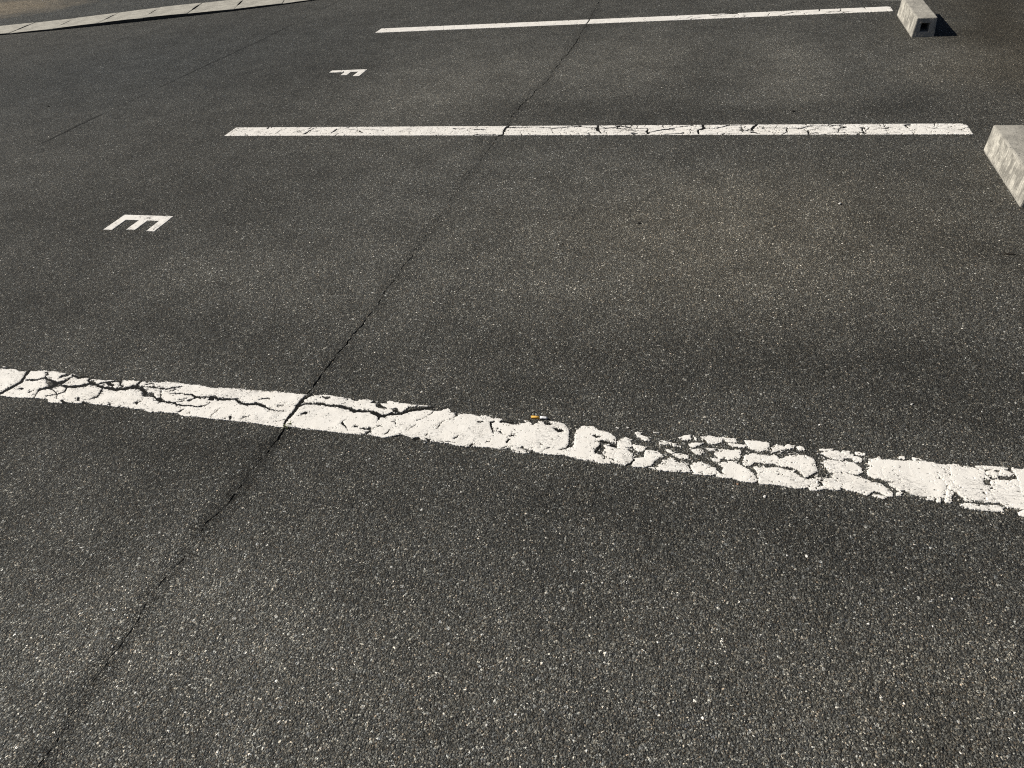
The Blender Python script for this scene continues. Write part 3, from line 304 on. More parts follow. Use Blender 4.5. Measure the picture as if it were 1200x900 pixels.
def build_lot():
    ys = np.concatenate([np.linspace(-7000, 100, 60, endpoint=False), np.arange(100, 8000, 5.0), np.linspace(8000, 24000, 90)])
    off = np.concatenate([-np.geomspace(9, 11500, 90)[::-1], [-6, -4, -2.6, -1.6, -.8, 0, .8, 1.6, 2.6, 4, 6], np.geomspace(9, 9500, 90)])
    off = np.unique(np.concatenate([off, np.arange(-9000, 5001, 110.0)]))
    off = off[np.concatenate([[True], np.diff(off) > .5])]
    sp = np.array(SEAM); sy = np.concatenate([[-7000], sp[:, 1], [24000]]); sx = np.concatenate([[sp[0, 0]], sp[:, 0], [sp[-1, 0] - 100]])
    # the crack wanders by millimetres between surveyed points
    cx = np.interp(ys, sy, sx) + (vnoise(ys, ys * 0, 60, 3) - .5) * 16 + (vnoise(ys, ys * 0, 14, 4) - .5) * 7
    Y, O = np.meshgrid(ys, off, indexing='ij')
    X = cx[:, None] + O
    # half width of the open crack: thin and broken in the near part, steady further away
    f = np.interp(ys, [0, 900, 1250, 1450, 2600, 3300, 3700, 6000, 9000], [.0, .2, 1.0, 1.9, .6, .2, 1.0, 2.0, 2.2])
    hw = np.maximum(0, f * (.35 + 1.3 * vnoise(ys, ys * 0, 45, 8)) + (vnoise(ys, ys * 0, 12, 9) - .55) * 3.0)
    depth = np.clip(1.2 - np.abs(O) / np.maximum(hw[:, None], .01), 0, 1) * 14.0 * (hw[:, None] > .5)
    Z = -depth + (vnoise(X, Y, 900, 12) - .5) * 0.0
    nv, nu = X.shape
    me = bpy.data.meshes.new('parking_lot')
    co = np.stack([X, Y, Z], -1).reshape(-1, 3) / 1000.0
    idx = np.arange(nv * nu).reshape(nv, nu)
    q = np.stack([idx[:-1, :-1], idx[:-1, 1:], idx[1:, 1:], idx[1:, :-1]], -1).reshape(-1, 4)
    me.vertices.add(len(co)); me.vertices.foreach_set('co', co.ravel())
    me.loops.add(q.size); me.loops.foreach_set('vertex_index', q.ravel().astype(np.int32))
    me.polygons.add(len(q)); me.polygons.foreach_set('loop_start', np.arange(0, q.size, 4, dtype=np.int32))
    me.update(calc_edges=True); me.validate()
    wear = np.ones(X.shape); warm = np.zeros(X.shape)
    wx = X + (vnoise(X, Y, 400, 21) - .5) * 240; wy = Y + (vnoise(X, Y, 400, 22) - .5) * 240
    for (bx, by, sx_, sy_, v, w) in STAINS:
        g = np.exp(-.5 * (((wx - bx) / sx_) ** 2 + ((wy - by) / sy_) ** 2) * 1.4)
        wear += 1.9 * v * g; warm += 1.0 * w * g
    # a pale cement smear beside the far wheel stop
    d = np.hypot((wx - 1200) / 110, (wy - 6740) / 95)
    wear += 1.3 * np.clip((1.1 - d) * 4, 0, 1)
    po = np.array(OLD_SEAM); oy = np.concatenate([[-7000], po[:, 1], [24000]]); ox = np.concatenate([[-4700], po[:, 0], [-4000]])
    olds = X - np.interp(Y, oy, ox)
    for n, a in (('wear', wear), ('warm', warm), ('seam', O), ('old_seam', olds), ('old_mask', np.interp(Y, [3650, 3800, 4250, 4350, 4700, 5300, 6100, 6600, 7300], [0, .9, .9, .15, .35, .75, .6, .7, .3]))):
        at = me.attributes.new(n, 'FLOAT', 'POINT'); at.data.foreach_set('value', a.astype(np.float32).ravel())
    me.materials.append(M['lot'])
    return tag(link(bpy.data.objects.new('parking_lot', me)), kind='structure')
build_lot()

# ---------------------------------------------------------------- painted film as real, broken, slightly raised mesh
def film(name, x0, y0, nx, ny, step, F, thick, base=0.0006, bed=None):
    """F[j, i] > 0 where paint survives (mm to its rim); returns a mesh object of the surviving flakes"""
    xs = x0 + np.arange(nx) * step; ys = y0 + np.arange(ny) * step
    Xg, Yg = np.meshgrid(xs, ys)
    def zof(f): return base + thick * (.70 + .30 * np.clip(f / 5.0, 0, 1) ** .6)
    Zg = zof(F) + (vnoise(Xg, Yg, 34, 31) - .5) * .0016 * np.clip(F / 10, 0, 1) + (vnoise(Xg, Yg, 9, 32) - .5) * .0002
    verts, faces, worn = [], [], []
    vid = {}
    ins = F > 0
    def gv(j, i):
        k = (j, i)
        if k not in vid:
            vid[k] = len(verts); verts.append((xs[i] / 1000, ys[j] / 1000, float(Zg[j, i])))
            worn.append(float(1 - min(1, F[j, i] / 9.0)))
        return vid[k]
    def ev(j, i, j2, i2):
        k = (j, i, j2, i2) if (j, i) < (j2, i2) else (j2, i2, j, i)
        if k not in vid:
            a, b = F[k[0], k[1]], F[k[2], k[3]]; t = a / (a - b)
            x = xs[k[1]] + t * (xs[k[3]] - xs[k[1]]); y = ys[k[0]] + t * (ys[k[2]] - ys[k[0]])
            vid[k] = len(verts); verts.append((x / 1000, y / 1000, base + thick * .62)); worn.append(1.0)
            verts.append((x / 1000, y / 1000, -.0015)); worn.append(1.0)
        return vid[k]
    c = ins[:-1, :-1].astype(int) + ins[:-1, 1:] + ins[1:, 1:] + ins[1:, :-1]
    for j, i in np.argwhere(c > 0):
        j = int(j); i = int(i)
        ring = [(j, i), (j, i + 1), (j + 1, i + 1), (j + 1, i)]
        if c[j, i] == 4:
            faces.append([gv(*k) for k in ring]); continue
        poly = []; exits = []
        for a in range(4):
            k, k2 = ring[a], ring[(a + 1) % 4]
            if ins[k]: poly.append(gv(*k))
            if ins[k] != ins[k2]:
                e = ev(*k, *k2); poly.append(e); exits.append((e, bool(ins[k])))
        if len(poly) >= 3: faces.append(poly)
        n = len(exits)
        for a in range(n):
            e, out = exits[a]; e2, _ = exits[(a + 1) % n]
            if out: faces.append([e2, e, e + 1, e2 + 1])
    n_paint = len(faces)
    if bed is not None:                                               # bare bitumen in the bottom of the cracks
        keep = (bed[:-1, :-1] > 0) & (bed[1:, 1:] > 0) & (bed[:-1, 1:] > 0) & (bed[1:, :-1] > 0) & (c < 4)
        low = {}
        def lv(j, i):
            if (j, i) not in low:
                low[j, i] = len(verts); verts.append((xs[i] / 1000, ys[j] / 1000, .0004)); worn.append(1.0)
            return low[j, i]
        for j, i in np.argwhere(keep):
            j = int(j); i = int(i)
            faces.append([lv(j, i), lv(j, i + 1), lv(j + 1, i + 1), lv(j + 1, i)])
    o = mesh_obj(name, verts, faces, M['paint'])
    o.data.materials.append(M['bitumen'])
    mi = np.zeros(len(o.data.polygons), np.int32); mi[n_paint:] = 1
    o.data.polygons.foreach_set('material_index', mi)
    at = o.data.attributes.new('worn', 'FLOAT', 'POINT'); at.data.foreach_set('value', np.array(worn, np.float32))
    return o

def voronoi_edge(X, Y, size, seed):
    """distance in mm to the nearest border of a jittered cell pattern"""
    gx = np.floor(X / size); gy = np.floor(Y / size)
    d1 = np.full(X.shape, 1e9); d2 = np.full(X.shape, 1e9)
    for a in (-1, 0, 1):
        for b in (-1, 0, 1):
            px = (gx + a + hash2(gx + a, gy + b, seed)) * size; py = (gy + b + hash2(gx + a, gy + b, seed + 1)) * size
            d = np.hypot(X - px, Y - py)
            d2 = np.where(d < d1, d1, np.minimum(d2, d)); d1 = np.minimum(d1, d)
    return (d2 - d1) * .5

def rim_noise(X, Y, seed, amp=1.0):
    return amp * (.3 + (vnoise(X, Y * 1.7, 20, seed) - .5) * 1.6 + (vnoise(X, Y * 2.2, 5, seed + 1) - .5) * 2.6 + (vnoise(X, Y * 1.6, 2.6, seed + 2) - .5) * 3.4)

def near_line():
    step = 1.5; x0, x1, y0, y1 = -3027.0, 1235.0, 1325.0, 1535.0
    nx = int((x1 - x0) / step); ny = int((y1 - y0) / step)
    xs = x0 + np.arange(nx) * step; ys = y0 + np.arange(ny) * step
    X, Y = np.meshgrid(xs, ys)
    F = np.full(X.shape, -50.0)
    def put(poly, sign):
        a = np.array(poly); m = 40
        i0 = max(0, int((a[:, 0].min() - m - x0) / step)); i1 = min(nx, int((a[:, 0].max() + m - x0) / step) + 1)
        j0 = max(0, int((a[:, 1].min() - m - y0) / step)); j1 = min(ny, int((a[:, 1].max() + m - y0) / step) + 1)
        if i1 <= i0 or j1 <= j0: return
        s = poly_sd(X[j0:j1, i0:i1], Y[j0:j1, i0:i1], poly)
        F[j0:j1, i0:i1] = np.maximum(F[j0:j1, i0:i1], s) if sign > 0 else np.minimum(F[j0:j1, i0:i1], -s)
    for p_ in ISLANDS_NEAR: put(p_, 1)
    # the line runs on past both edges of the picture
    le = min(p_[0] for p_ in ISLANDS_NEAR[0]); re = max(q[0] for p_ in ISLANDS_NEAR for q in p_)
    for a, b in ((x0 + 4, le + 40), (re - 60, x1 - 4)):
        s = np.minimum(np.minimum(X - a, b - X), np.minimum(Y - 1357, 1502 - Y))
        s = np.minimum(s, voronoi_edge(X, Y * 1.6, 130, 50) - 2.0)
        F = np.maximum(F, s)
    for p_ in HOLES_NEAR: put(p_, -1)
    BED = np.full(X.shape, -9.0)
    wx = X + (vnoise(X, Y, 12, 61) - .5) * 5; wy = Y + (vnoise(X, Y, 12, 62) - .5) * 5
    for c in CRACKS_NEAR:
        a = np.array(c); m = 35
        i0 = max(0, int((a[:, 0].min() - m - x0) / step)); i1 = min(nx, int((a[:, 0].max() + m - x0) / step) + 1)
        j0 = max(0, int((a[:, 1].min() - m - y0) / step)); j1 = min(ny, int((a[:, 1].max() + m - y0) / step) + 1)
        if i1 <= i0 or j1 <= j0: continue
        d, w = seg_dist(wx[j0:j1, i0:i1], wy[j0:j1, i0:i1], c)
        F[j0:j1, i0:i1] = np.minimum(F[j0:j1, i0:i1], d - w * .5)
        BED[j0:j1, i0:i1] = np.maximum(BED[j0:j1, i0:i1], w * .40 + .6 - d)
    BED += rim_noise(X, Y, 75, .5)
    F = np.clip(F, -60, 60) + rim_noise(X, Y, 70) + 1.9 * np.clip((X - 60) / 80, 0, 1)
    # the far rim is scrubbed thinner; chips lost near the rims and a few pinholes
    F = np.where(F > -20, F - np.clip((Y - 1462) / 30, 0, 1) * vnoise(X, Y * 2.4, 17, 77) * vnoise(X, Y, 120, 78) * 13 * np.clip((150 - X) / 200, .0, 1), F)
    chip = (vnoise(X, Y * 2.2, 9, 80) * .55 + vnoise(X, Y * 1.6, 3, 81) * .45)
    lost = (chip - .86 + .27 * np.clip(1 - F / 16, 0, 1) * (vnoise(X, Y, 60, 82) + .25)) * 26
    F = np.where(F > 0, np.minimum(F, -lost + .0), F)
    # a thin ghost of paint still clings to stone tips between the flakes
    ghost = (vnoise(X, Y * 2.0, 6, 91) * .5 + vnoise(X, Y * 1.5, 2.6, 92) * .5 - .63 - .16 * vnoise(X, Y, 30, 93)) * 18
    zone = (np.abs(Y - 1430 + (vnoise(X, Y, 25, 94) - .5) * 10) < 72) & (BED < 0)
    near = np.clip((X + 100) / 250, .0, 1) * .5
    F = np.where((F <= 0) & zone & (F > -14), np.maximum(F, np.where(ghost - 1.1 + near > 0, ghost - 1.1 + near, -9)), F)
    return film('bay_line', x0, y0, nx, ny, step, F, .0030, bed=BED)

def far_line(yc, cracks, seed, step, cell, wcrack):
    x0, x1 = -3040.0, 1250.0; y0, y1 = yc - 85, yc + 85
    nx = int((x1 - x0) / step); ny = int((y1 - y0) / step)
    xs = x0 + np.arange(nx) * step; ys = y0 + np.arange(ny) * step
    X, Y = np.meshgrid(xs, ys)
    F = np.minimum(np.minimum(X + 3027, 1236 - X), 73 - np.abs(Y - yc))
    wx = X + (vnoise(X, Y, 14, seed + 61) - .5) * 8; wy = Y + (vnoise(X, Y, 14, seed + 62) - .5) * 8
    BED = np.full(X.shape, -9.0)
    for c in cracks:
        c = [(q[0], q[1], min(q[2], 18.0)) for q in c]
        a = np.array(c); m = 30
        i0 = max(0, int((a[:, 0].min() - m - x0) / step)); i1 = min(nx, int((a[:, 0].max() + m - x0) / step) + 1)
        if i1 <= i0: continue
        d, w = seg_dist(wx[:, i0:i1], wy[:, i0:i1], c)
        F[:, i0:i1] = np.minimum(F[:, i0:i1], d - w * .52)
        BED[:, i0:i1] = np.maximum(BED[:, i0:i1], w * .42 + .6 - d)
    if cell:
        g = np.clip((X + 1500) / 2500, .25, 1)
        e = voronoi_edge(wx, wy * 1.35, cell, seed + 5) - wcrack * g * (vnoise(X, Y, 90, seed + 6) * 1.6 - .35)
        F = np.minimum(F, e)
    if not cell:                                                      # a net of hairlines, denser to the right
        g = np.clip((X + 1600) / 2000, .0, 1)
        for (cs_, k_, sd_) in ((120, 1.0, 7), (62, .8, 9)):
            e = voronoi_edge(wx * .75, wy * 1.7, cs_, seed + sd_)
            F = np.minimum(F, e - (vnoise(X, Y, 80, seed + sd_ + 1) * 4.0 - 1.7 + 1.4 * g) * k_)
    # the paving joint tears the film
    sp = np.array(SEAM); sx = np.interp(Y, sp[:, 1], sp[:, 0])
    if cell: F = np.minimum(F, np.abs(wx - sx) - 7)
    F = np.clip(F, -60, 60) + rim_noise(X, Y, seed + 70, 1.0)
    chip = (vnoise(X, Y, 9, seed + 80) * .6 + vnoise(X, Y, 4, seed + 81) * .4)
    lost = (chip - .875 + .16 * np.clip(1 - F / 14, 0, 1)) * 26
    F = np.where(F > 0, np.minimum(F, -lost), F)
    return film('bay_line', x0, y0, nx, ny, step, F, .003, bed=BED)

GL = 'white parking bay lines'
tag(near_line(), 'broad white line across the foreground, badly cracked with flakes missing, cigarette butt at its edge', 'parking line', GL)
tag(far_line(3912.0, CRACKS_MIDDLE, 100, 2.0, 0, 0), 'middle white line with fine cracks, between the letters E and F', 'parking line', GL)
tag(far_line(6411.8, [], 300, 3.0, 150, 7.5), 'farthest thin white line, ending beside the wheel stop with the square hole', 'parking line', GL)

def letter(polys, seed, label):
    a = np.array([q for p_ in polys for q in p_]); step = 2.0
    x0, y0 = a[:, 0].min() - 12, a[:, 1].min() - 12
    nx = int((a[:, 0].max() + 12 - x0) / step) + 1; ny = int((a[:, 1].max() + 12 - y0) / step) + 1
    X, Y = np.meshgrid(x0 + np.arange(nx) * step, y0 + np.arange(ny) * step)
    F = np.full(X.shape, -50.0)
    for p_ in polys: F = np.maximum(F, poly_sd(X, Y, p_))
    e = voronoi_edge(X, Y, 75, seed + 3) - 1.0 * (vnoise(X, Y, 40, seed + 4) * 2.2 - .7)
    F = np.minimum(F, e)
    F = F + rim_noise(X, Y, seed, .75)
    return tag(film('painted_letter', x0, y0, nx, ny, step, F, .0022), label, 'painted letter', 'white bay letters')

letter([[(-2930, 2682), (-2880, 2682), (-2630, 2682), (-2630, 2735), (-2930, 2735)],
        [(-2932, 2571), (-2880, 2573), (-2880, 2700), (-2930, 2700)],
        [(-2799, 2580), (-2747, 2582), (-2747, 2700), (-2799, 2700)],
        [(-2673, 2573), (-2626, 2573), (-2629, 2700), (-2676, 2700)]], 500, 'white painted letter E, lying sideways in the nearer parking bay')
letter([[(-2916, 5156), (-2620, 5162), (-2620, 5217), (-2916, 5206)],
        [(-2785, 5082), (-2733, 5082), (-2733, 5190), (-2785, 5190)],
        [(-2668, 5052), (-2615, 5052), (-2618, 5190), (-2670, 5190)]], 520, 'white painted letter F, lying sideways in the farther parking bay')

# ---------------------------------------------------------------- concrete wheel stops
def wheel_stop(x, y, rot, label, seed):
    L, wb, wt, h, hole = .60, .140, .122, .120, .052
    bm = bmesh.new()
    out = [(-wb / 2, 0), (wb / 2, 0), (wt / 2, h), (-wt / 2, h)]
    cz = .060; inn = [(-hole / 2, cz - hole / 2), (hole / 2, cz - hole / 2), (hole / 2, cz + hole / 2), (-hole / 2, cz + hole / 2)]
    R = {}
    for e, yy in (('a', 0.0), ('b', L)):
        R[e, 'o'] = [bm.verts.new((px, yy, pz)) for px, pz in out]
        R[e, 'i'] = [bm.verts.new((px, yy, pz)) for px, pz in inn]
        for k in range(4):
            k2 = (k + 1) % 4
            bm.faces.new((R[e, 'o'][k], R[e, 'o'][k2], R[e, 'i'][k2], R[e, 'i'][k]))
    sides = []
    for k in range(4):
        k2 = (k + 1) % 4
        f = bm.faces.new((R['a', 'o'][k], R['a', 'o'][k2], R['b', 'o'][k2], R['b', 'o'][k])); sides.append(f)
        bm.faces.new((R['a', 'i'][k], R['a', 'i'][k2], R['b', 'i'][k2], R['b', 'i'][k]))
    sides[3].material_index = 1
    bmesh.ops.recalc_face_normals(bm, faces=bm.faces)
    edges = [e for e in bm.edges if all(v in R['a', 'o'] + R['b', 'o'] for v in e.verts)]
    bmesh.ops.bevel(bm, geom=edges, offset=.007, segments=2, profile=.6, affect='EDGES')
    bmesh.ops.bevel(bm, geom=[e for e in bm.edges if all(v in R['a', 'i'] + R['b', 'i'] for v in e.verts) and abs(e.verts[0].co.y - e.verts[1].co.y) < .01], offset=.003, segments=1, affect='EDGES')
    bmesh.ops.triangulate(bm, faces=[f for f in bm.faces if len(f.verts) > 4])
    for _ in range(60):
        long = [e for e in bm.edges if e.calc_length() > .022]
        if not long or len(bm.verts) > 9000: break
        bmesh.ops.subdivide_edges(bm, edges=long, cuts=1, use_grid_fill=True)
    bmesh.ops.triangulate(bm, faces=bm.faces)
    bm.normal_update()
    V = list(bm.verts)
    P = np.array([v.co for v in V]) * 1000
    n = (vnoise(P[:, 0] + P[:, 2] * 1.3 + seed * 97, P[:, 1] + P[:, 2] * .7, 26, seed) - .5) * 2.4 + (vnoise(P[:, 0] - P[:, 2], P[:, 1] + P[:, 2], 9, seed + 1) - .5) * 1.2
    for v, a in zip(V, n):
        v.co += v.normal * float(a) / 1000
        if v.co.z < .004: v.co.z = -.001
    o = bm_obj('wheel_stop', bm, [M['concrete'], M['scuffed']])
    o.location = (x, y, 0); o.rotation_euler.z = math.radians(rot)
    return tag(o, label, 'wheel stop', 'concrete wheel stops')

wheel_stop(1.305, 3.043, 0.0, 'nearer concrete wheel stop with white scrapes on its side, cut by the right edge', 11)
wheel_stop(1.312, 5.607, 0.0, 'farther concrete wheel stop, a square hole in its dark end and black shadow beside it', 23)

# ---------------------------------------------------------------- kerb stones and the road behind
def resample(pts, step=40.0):
    a = np.array(pts, float)
    for _ in range(2):                                                # smooth the survey
        a[1:-1] = .25 * a[:-2] + .5 * a[1:-1] + .25 * a[2:]
    s = np.concatenate([[0], np.cumsum(np.hypot(*np.diff(a, axis=0).T))])
    t = np.arange(0, s[-1], step)
    return np.stack([np.interp(t, s, a[:, 0]), np.interp(t, s, a[:, 1])], 1)
KF, KB = resample(KERB_FRONT, 10.0), resample(KERB_BACK, 10.0)
def nearest(path, q): return path[np.argmin(np.hypot(*(path - q).T))]
J = [np.array(j) for j in KERB_JOINTS]
J = [J[0] - (J[1] - J[0]) * 1.95 * np.array([1, .62]), J[0] - (J[1] - J[0]) * .97 * np.array([1, .75])] + J + [J[-1] + (J[-1] - J[-2]) * np.array([1, 1.1]), J[-1] + (J[-1] - J[-2]) * np.array([2, 2.3])]
KZ = np.array([(-9400, 10), (-8200, 13), (-7300, 22), (-6500, 36), (-5900, 31), (-5200, 20), (-4400, 14), (-3900, 14)], float)
def kerb_stone(a, b, label, seed):
    fa, fb, ba, bb = nearest(KF, a), nearest(KF, b), nearest(KB, a), nearest(KB, b)
    def ctr(f, k): return (f + k) / 2
    u = (ctr(fb, bb) - ctr(fa, ba)); u = u / np.hypot(*u)
    g = 2.0
    fa, ba = fa + u * g, ba + u * g; fb, bb = fb - u * g, bb - u * g
    def lerp(p_, q_, t): return p_ * (1 - t) + q_ * t
    nd = 18.0                                                         # lifting notch in the middle of each end
    ring = [fa, lerp(fa, fb, .33), lerp(fa, fb, .67), fb, lerp(fb, bb, .34), lerp(fb, bb, .38) - u * nd, lerp(fb, bb, .72) - u * nd, lerp(fb, bb, .78), bb,
            lerp(bb, ba, .5), ba, lerp(ba, fa, .22), lerp(ba, fa, .28) + u * nd, lerp(ba, fa, .62) + u * nd, lerp(ba, fa, .66)]
    bm = bmesh.new()
    r = random.Random(seed); dz = r.uniform(-3, 3)
    c = ctr(ctr(fa, fb), ctr(ba, bb))
    top, bot = [], []
    for q in ring:
        z = (np.interp(q[0], KZ[:, 0], KZ[:, 1]) + dz) / 1000
        top.append(bm.verts.new(((q[0] - c[0]) / 1000, (q[1] - c[1]) / 1000, z))); bot.append(bm.verts.new(((q[0] - c[0]) / 1000, (q[1] - c[1]) / 1000, -.05)))
    n = len(ring)
    tf = bm.faces.new(top); bm.faces.new(bot[::-1])
    for k in range(n): bm.faces.new((top[k], bot[k], bot[(k + 1) % n], top[(k + 1) % n]))
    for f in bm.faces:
        if f is not tf: f.material_index = 1  # sides and underside take the concrete with painted-in shade
    bmesh.ops.bevel(bm, geom=list(tf.edges), offset=.006, segments=2, profile=.6, affect='EDGES')
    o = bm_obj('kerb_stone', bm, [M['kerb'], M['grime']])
    o.location = (c[0] / 1000, c[1] / 1000, 0)
    return tag(o, label, 'kerb stone', 'kerb stones along the far edge of the lot')
ords = ['leftmost pale kerb stone beyond the left edge of the lot', 'pale kerb stone cut by the left edge, leftmost one in view', 'second pale kerb stone from the left edge, beside the sandy patch',
        'third pale kerb stone from the left edge', 'fourth pale kerb stone from the left edge, above the widest black shadow',
        'fifth pale kerb stone from the left edge', 'sixth pale kerb stone from the left edge, near the top of the photo', 'seventh pale kerb stone, rightmost one, partly cut off by the top edge',
        'pale kerb stone past the rightmost one in view']
for k in range(1, len(J)):
    kerb_stone(J[k - 1], J[k], ords[k - 1], 40 + k)

def build_road():
    pts = KB / 1000
    back = pts[:: 12]
    a, b = back[0], back[-1]
    line = [(a[0] - 14, a[1] - .7)] + [(a[0] - q, a[1] - .05 * q) for q in (6, 3, 2, 1.5, 1, .5)] + [tuple(q) for q in back] + [(b[0] + 10, b[1] + 7.5)]
    far = [(-30.0, 11.5), (-2.0, 34.0)]
    verts, faces = [], []
    n = len(line)
    for (x, y) in line: verts.append((x, y, .012))
    # outward direction roughly north-west
    W = [0.0, .12, .24, .36, .5, .65, .8, 1.0, 1.2, 1.5, 2.0, 6.0, 16.0]
    verts = []
    for (x, y) in line:
        for w in W: verts.append((x - .35 * w, y + .94 * w, .004 + .010 * min(1, w)))
    for i in range(n - 1):
        for k in range(len(W) - 1):
            v = i * len(W) + k
            faces.append((v, v + len(W), v + len(W) + 1, v + 1))
    o = mesh_obj('road', verts, faces, M['road'])
    vx = np.array(verts)
    # wind-blown sand lies along the far gutter, thickest to the left
    dust = np.exp(-((vx[:, 0] + 10.2) / 1.9) ** 2 - ((vx[:, 1] - 8.45) / .62) ** 2) * 1.25
    at = o.data.attributes.new('dust', 'FLOAT', 'POINT'); at.data.foreach_set('value', dust.astype(np.float32))
    return tag(o, kind='structure')
build_road()

# ---------------------------------------------------------------- small loose things
def pebble(name, x, y, size, mat, label, cat, group=None, flat=.55, seed=0, stretch=1.0, rot=0):
    size *= .00082; r = random.Random(seed); bm = bmesh.new()
    for _ in range(16):
        a, b = r.uniform(0, 2 * math.pi), r.uniform(-1, 1); c = math.sqrt(1 - b * b); k = r.uniform(.8, 1.05)
        bm.verts.new((k * c * math.cos(a) * size / 2 * stretch, k * c * math.sin(a) * size / 2, k * b * size / 2 * flat))
    h = bmesh.ops.convex_hull(bm, input=bm.verts)
    bmesh.ops.delete(bm, geom=[g for g in h['geom_interior'] if isinstance(g, bmesh.types.BMVert)], context='VERTS')
    zmin = min(v.co.z for v in bm.verts)
    for v in bm.verts: v.co.z -= zmin
    o = bm_obj(name, bm, mat); o.location = (x / 1000, y / 1000, -.0005); o.rotation_euler.z = rot
    return tag(o, label, cat, group)

GS = 'loose stone chips on the asphalt'
for i, (x, y, s, st, mt, lab) in enumerate([
    (556, 3040, 17, 1.6, 'chip', 'white stone chip lying alone in the bay left of the nearer wheel stop'),
    (629, 1732, 10, 1.5, 'chip', 'white stone chip just above the right half of the broad foreground line'),
    (260, 1126, 8, 1.0, 'chip', 'left one of two white chips below the missing patch of the foreground line'),
    (304, 1132, 10, 1.2, 'chip', 'right one of two white chips below the missing patch of the foreground line'),
    (213, 1306, 11, 1.3, 'chip', 'white stone chip right under the lower edge of the foreground line'),
    (145, 1338, 8, 1.2, 'rust', 'rusty pink stone chip touching the lower edge of the foreground line'),
    (-161, 970, 7, 1.0, 'chip', 'white stone chip near the middle of the empty foreground asphalt'),
    (394, 980, 6, 1.0, 'chip', 'smaller white chip of the pair in the lower right asphalt'),
    (421, 972, 8, 1.2, 'chip', 'larger white chip of the pair in the lower right asphalt'),
    (604, 1070, 10, 1.0, 'chip', 'white stone chip nearest the right edge of the photo, below the foreground line'),
    (-1271, 584, 8, 1.0, 'chip', 'white stone chip on the dark paving joint in the lower left'),
    (-1117, 644, 7, 1.0, 'chip', 'white stone chip just right of the dark paving joint in the lower left'),
    (-343, 590, 7, 1.2, 'chip', 'white stone chip lowest in the photo, at the bottom centre')]):
    pebble('stone_chip', x, y, s, M[mt], lab, 'stone chip', GS, .6, 900 + i, st, RNG.uniform(0, 3))
GD = 'dark crumbs on the asphalt'
for i, (x, y, s, st, lab) in enumerate([
    (-5008, 4462, 17, 1.6, 'black crumb on the plain asphalt at the far left below the kerb'),
    (-275, 2806, 15, 1.5, 'black crumb right of the paving joint, higher one of two in the nearer bay'),
    (-576, 2600, 12, 1.5, 'black crumb right of the paving joint, lower one of two in the nearer bay'),
    (1143, 3094, 11, 1.5, 'black crumb beside the scraped side of the nearer wheel stop'),
    (425, 4186, 22, 1.2, 'dark crumb just above the middle white line')]):
    pebble('dark_crumb', x, y, s, M['dark'], lab, 'crumb', GD, .6, 950 + i, st, RNG.uniform(-.4, .4))

def tube(bm, pts, r, n=8, cap=True):
    rings = []
    for k, q in enumerate(pts):
        q = Vector(q); d = Vector(pts[min(k + 1, len(pts) - 1)]) - Vector(pts[max(k - 1, 0)]); d.normalize()
        s = d.cross(Vector((0, 0, 1))); s = s.normalized() if s.length > 1e-4 else Vector((1, 0, 0)); t = s.cross(d)
        rr = r[k] if isinstance(r, (list, tuple)) else r
        rings.append([bm.verts.new(q + s * rr * math.cos(2 * math.pi * a / n) + t * rr * math.sin(2 * math.pi * a / n)) for a in range(n)])
    for A_, B_ in zip(rings, rings[1:]):
        for a in range(n): bm.faces.new((A_[a], A_[(a + 1) % n], B_[(a + 1) % n], B_[a]))
    if cap: bm.faces.new(rings[0][::-1]); bm.faces.new(rings[-1])

bm = bmesh.new(); tube(bm, [(-.018, 0, .002), (-.006, .003, .004), (.006, .001, .004), (.02, .006, .002)], [.0012, .002, .0018, .001], 6)
t = bm_obj('twig', bm, M['twig']); t.location = (1.100, 2.642, 0); t.rotation_euler.z = -.1
tag(t, 'short dark twig below the nearer wheel stop, near the right edge', 'twig')

# cigarette butt: orange filter, white paper, burnt end
root = bpy.data.objects.new('cigarette_butt', None); link(root)
root.location = (-.436, 1.5155, .0044); root.rotation_euler = (0, math.radians(-1), math.radians(2)); root.empty_display_size = .03
tag(root, 'cigarette butt with orange filter and white paper at the upper edge of the foreground line', 'cigarette butt')
bm = bmesh.new(); tube(bm, [(-.025, 0, 0), (-.0245, 0, 0), (-.012, 0, 0), (.002, 0, 0)], [.0036, .0041, .0041, .00405], 20); bm_obj('filter', bm, M['filter'], root, True)
bm = bmesh.new(); tube(bm, [(.002, 0, 0), (.010, .0001, .0001), (.020, -.0002, 0), (.0245, -.0004, -.0005)], [.0040, .0040, .0039, .0035], 20); bm_obj('paper', bm, M['cig'], root, True)

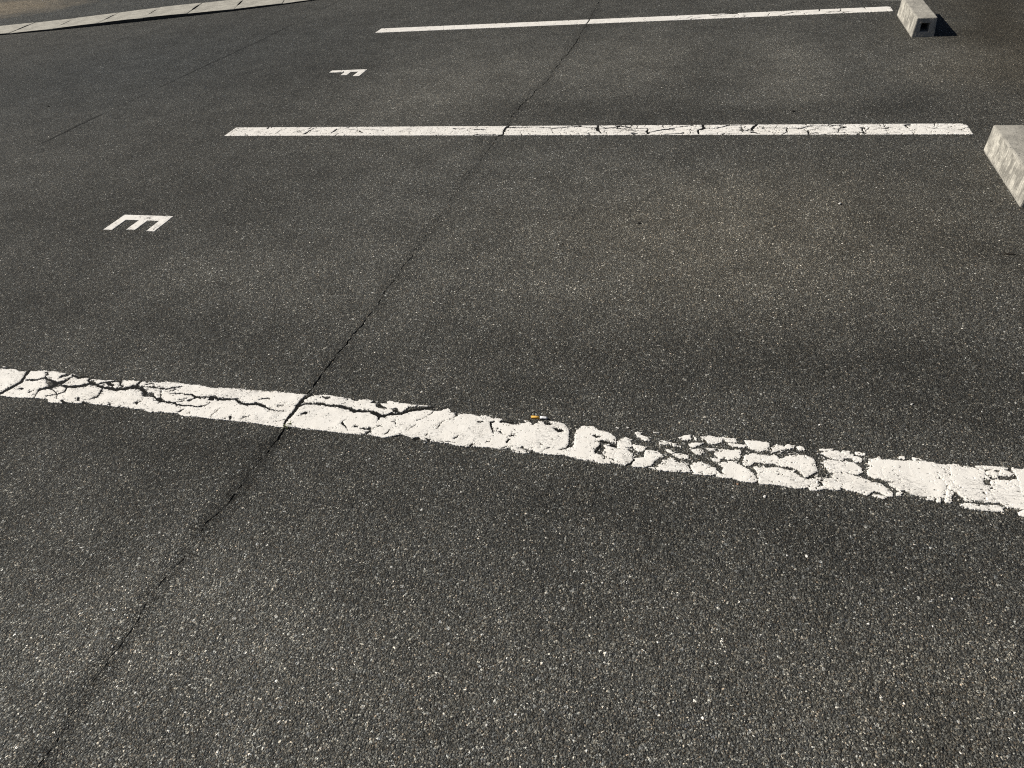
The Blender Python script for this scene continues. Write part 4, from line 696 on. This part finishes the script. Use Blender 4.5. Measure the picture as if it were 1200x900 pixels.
# a tiny weed where the paving joint meets the foreground line
bm = bmesh.new(); r = random.Random(5)
for k in range(16):
    a = r.uniform(0, 6.28); L = r.uniform(.006, .015); bx, by = r.uniform(-.010, .006), r.uniform(-.016, .010); hz = r.uniform(.003, .010)
    w = r.uniform(.0012, .0022)
    p0 = Vector((bx, by, 0)); p1 = p0 + Vector((math.cos(a) * L * .5, math.sin(a) * L * .5, hz)); p2 = p0 + Vector((math.cos(a) * L, math.sin(a) * L, hz * .7))
    s = Vector((-math.sin(a), math.cos(a), 0)) * w
    v = [bm.verts.new(q) for q in (p0 - s * .4, p0 + s * .4, p1 + s, p1 - s, p2)]
    bm.faces.new(v[:4]); bm.faces.new((v[3], v[2], v[4]))
o = bm_obj('weed', bm, M['leaf']); o.location = (-1.222, 1.362, 0)
tag(o, 'tiny olive weed in the paving joint at the lower edge of the foreground line', 'weed')

# ---------------------------------------------------------------- light, sky, camera
SUN_EL, SUN_AZ = math.radians(37.5), math.radians(270.2)              # azimuth clockwise from +Y
sd = Vector((math.sin(SUN_AZ) * math.cos(SUN_EL), math.cos(SUN_AZ) * math.cos(SUN_EL), math.sin(SUN_EL)))
l = bpy.data.lights.new('sun', 'SUN'); l.energy = 5.0; l.angle = math.radians(.5); l.color = (1.0, .948, .865)
so = link(bpy.data.objects.new('sun', l)); so.rotation_euler = sd.to_track_quat('Z', 'Y').to_euler(); so.location = sd * 30
w = bpy.data.worlds.new('World'); SC.world = w; w.use_nodes = True
nt = w.node_tree; sky = nt.nodes.new('ShaderNodeTexSky'); sky.sky_type = 'NISHITA'; sky.sun_disc = False
sky.sun_elevation = SUN_EL; sky.sun_rotation = SUN_AZ; sky.air_density = .4; sky.dust_density = .6; sky.ozone_density = 0.0
nt.links.new(sky.outputs[0], nt.nodes['Background'].inputs[0]); nt.nodes['Background'].inputs[1].default_value = .05

cd = bpy.data.cameras.new('camera'); cd.sensor_width = 36; cd.sensor_fit = 'HORIZONTAL'; cd.lens = CAM_LENS; cd.clip_start = .05; cd.clip_end = 600
co = link(bpy.data.objects.new('camera', cd))
r_, u_, b_ = (Vector(a) for a in CAM_AXES)
m4 = Matrix.Identity(4)
for i in range(3): m4[i][0], m4[i][1], m4[i][2] = r_[i], u_[i], b_[i]
m4.translation = (0, 0, CAM_HEIGHT); co.matrix_world = m4
SC.camera = co
vs = SC.view_settings; vs.view_transform = 'Standard'; vs.look = 'None'; vs.gamma = 1.0; vs.use_curve_mapping = False; vs.exposure = 0.15
SC.cycles.use_denoising = False
SC.cycles.filter_width = 1.1
SC.cycles.max_bounces = 4
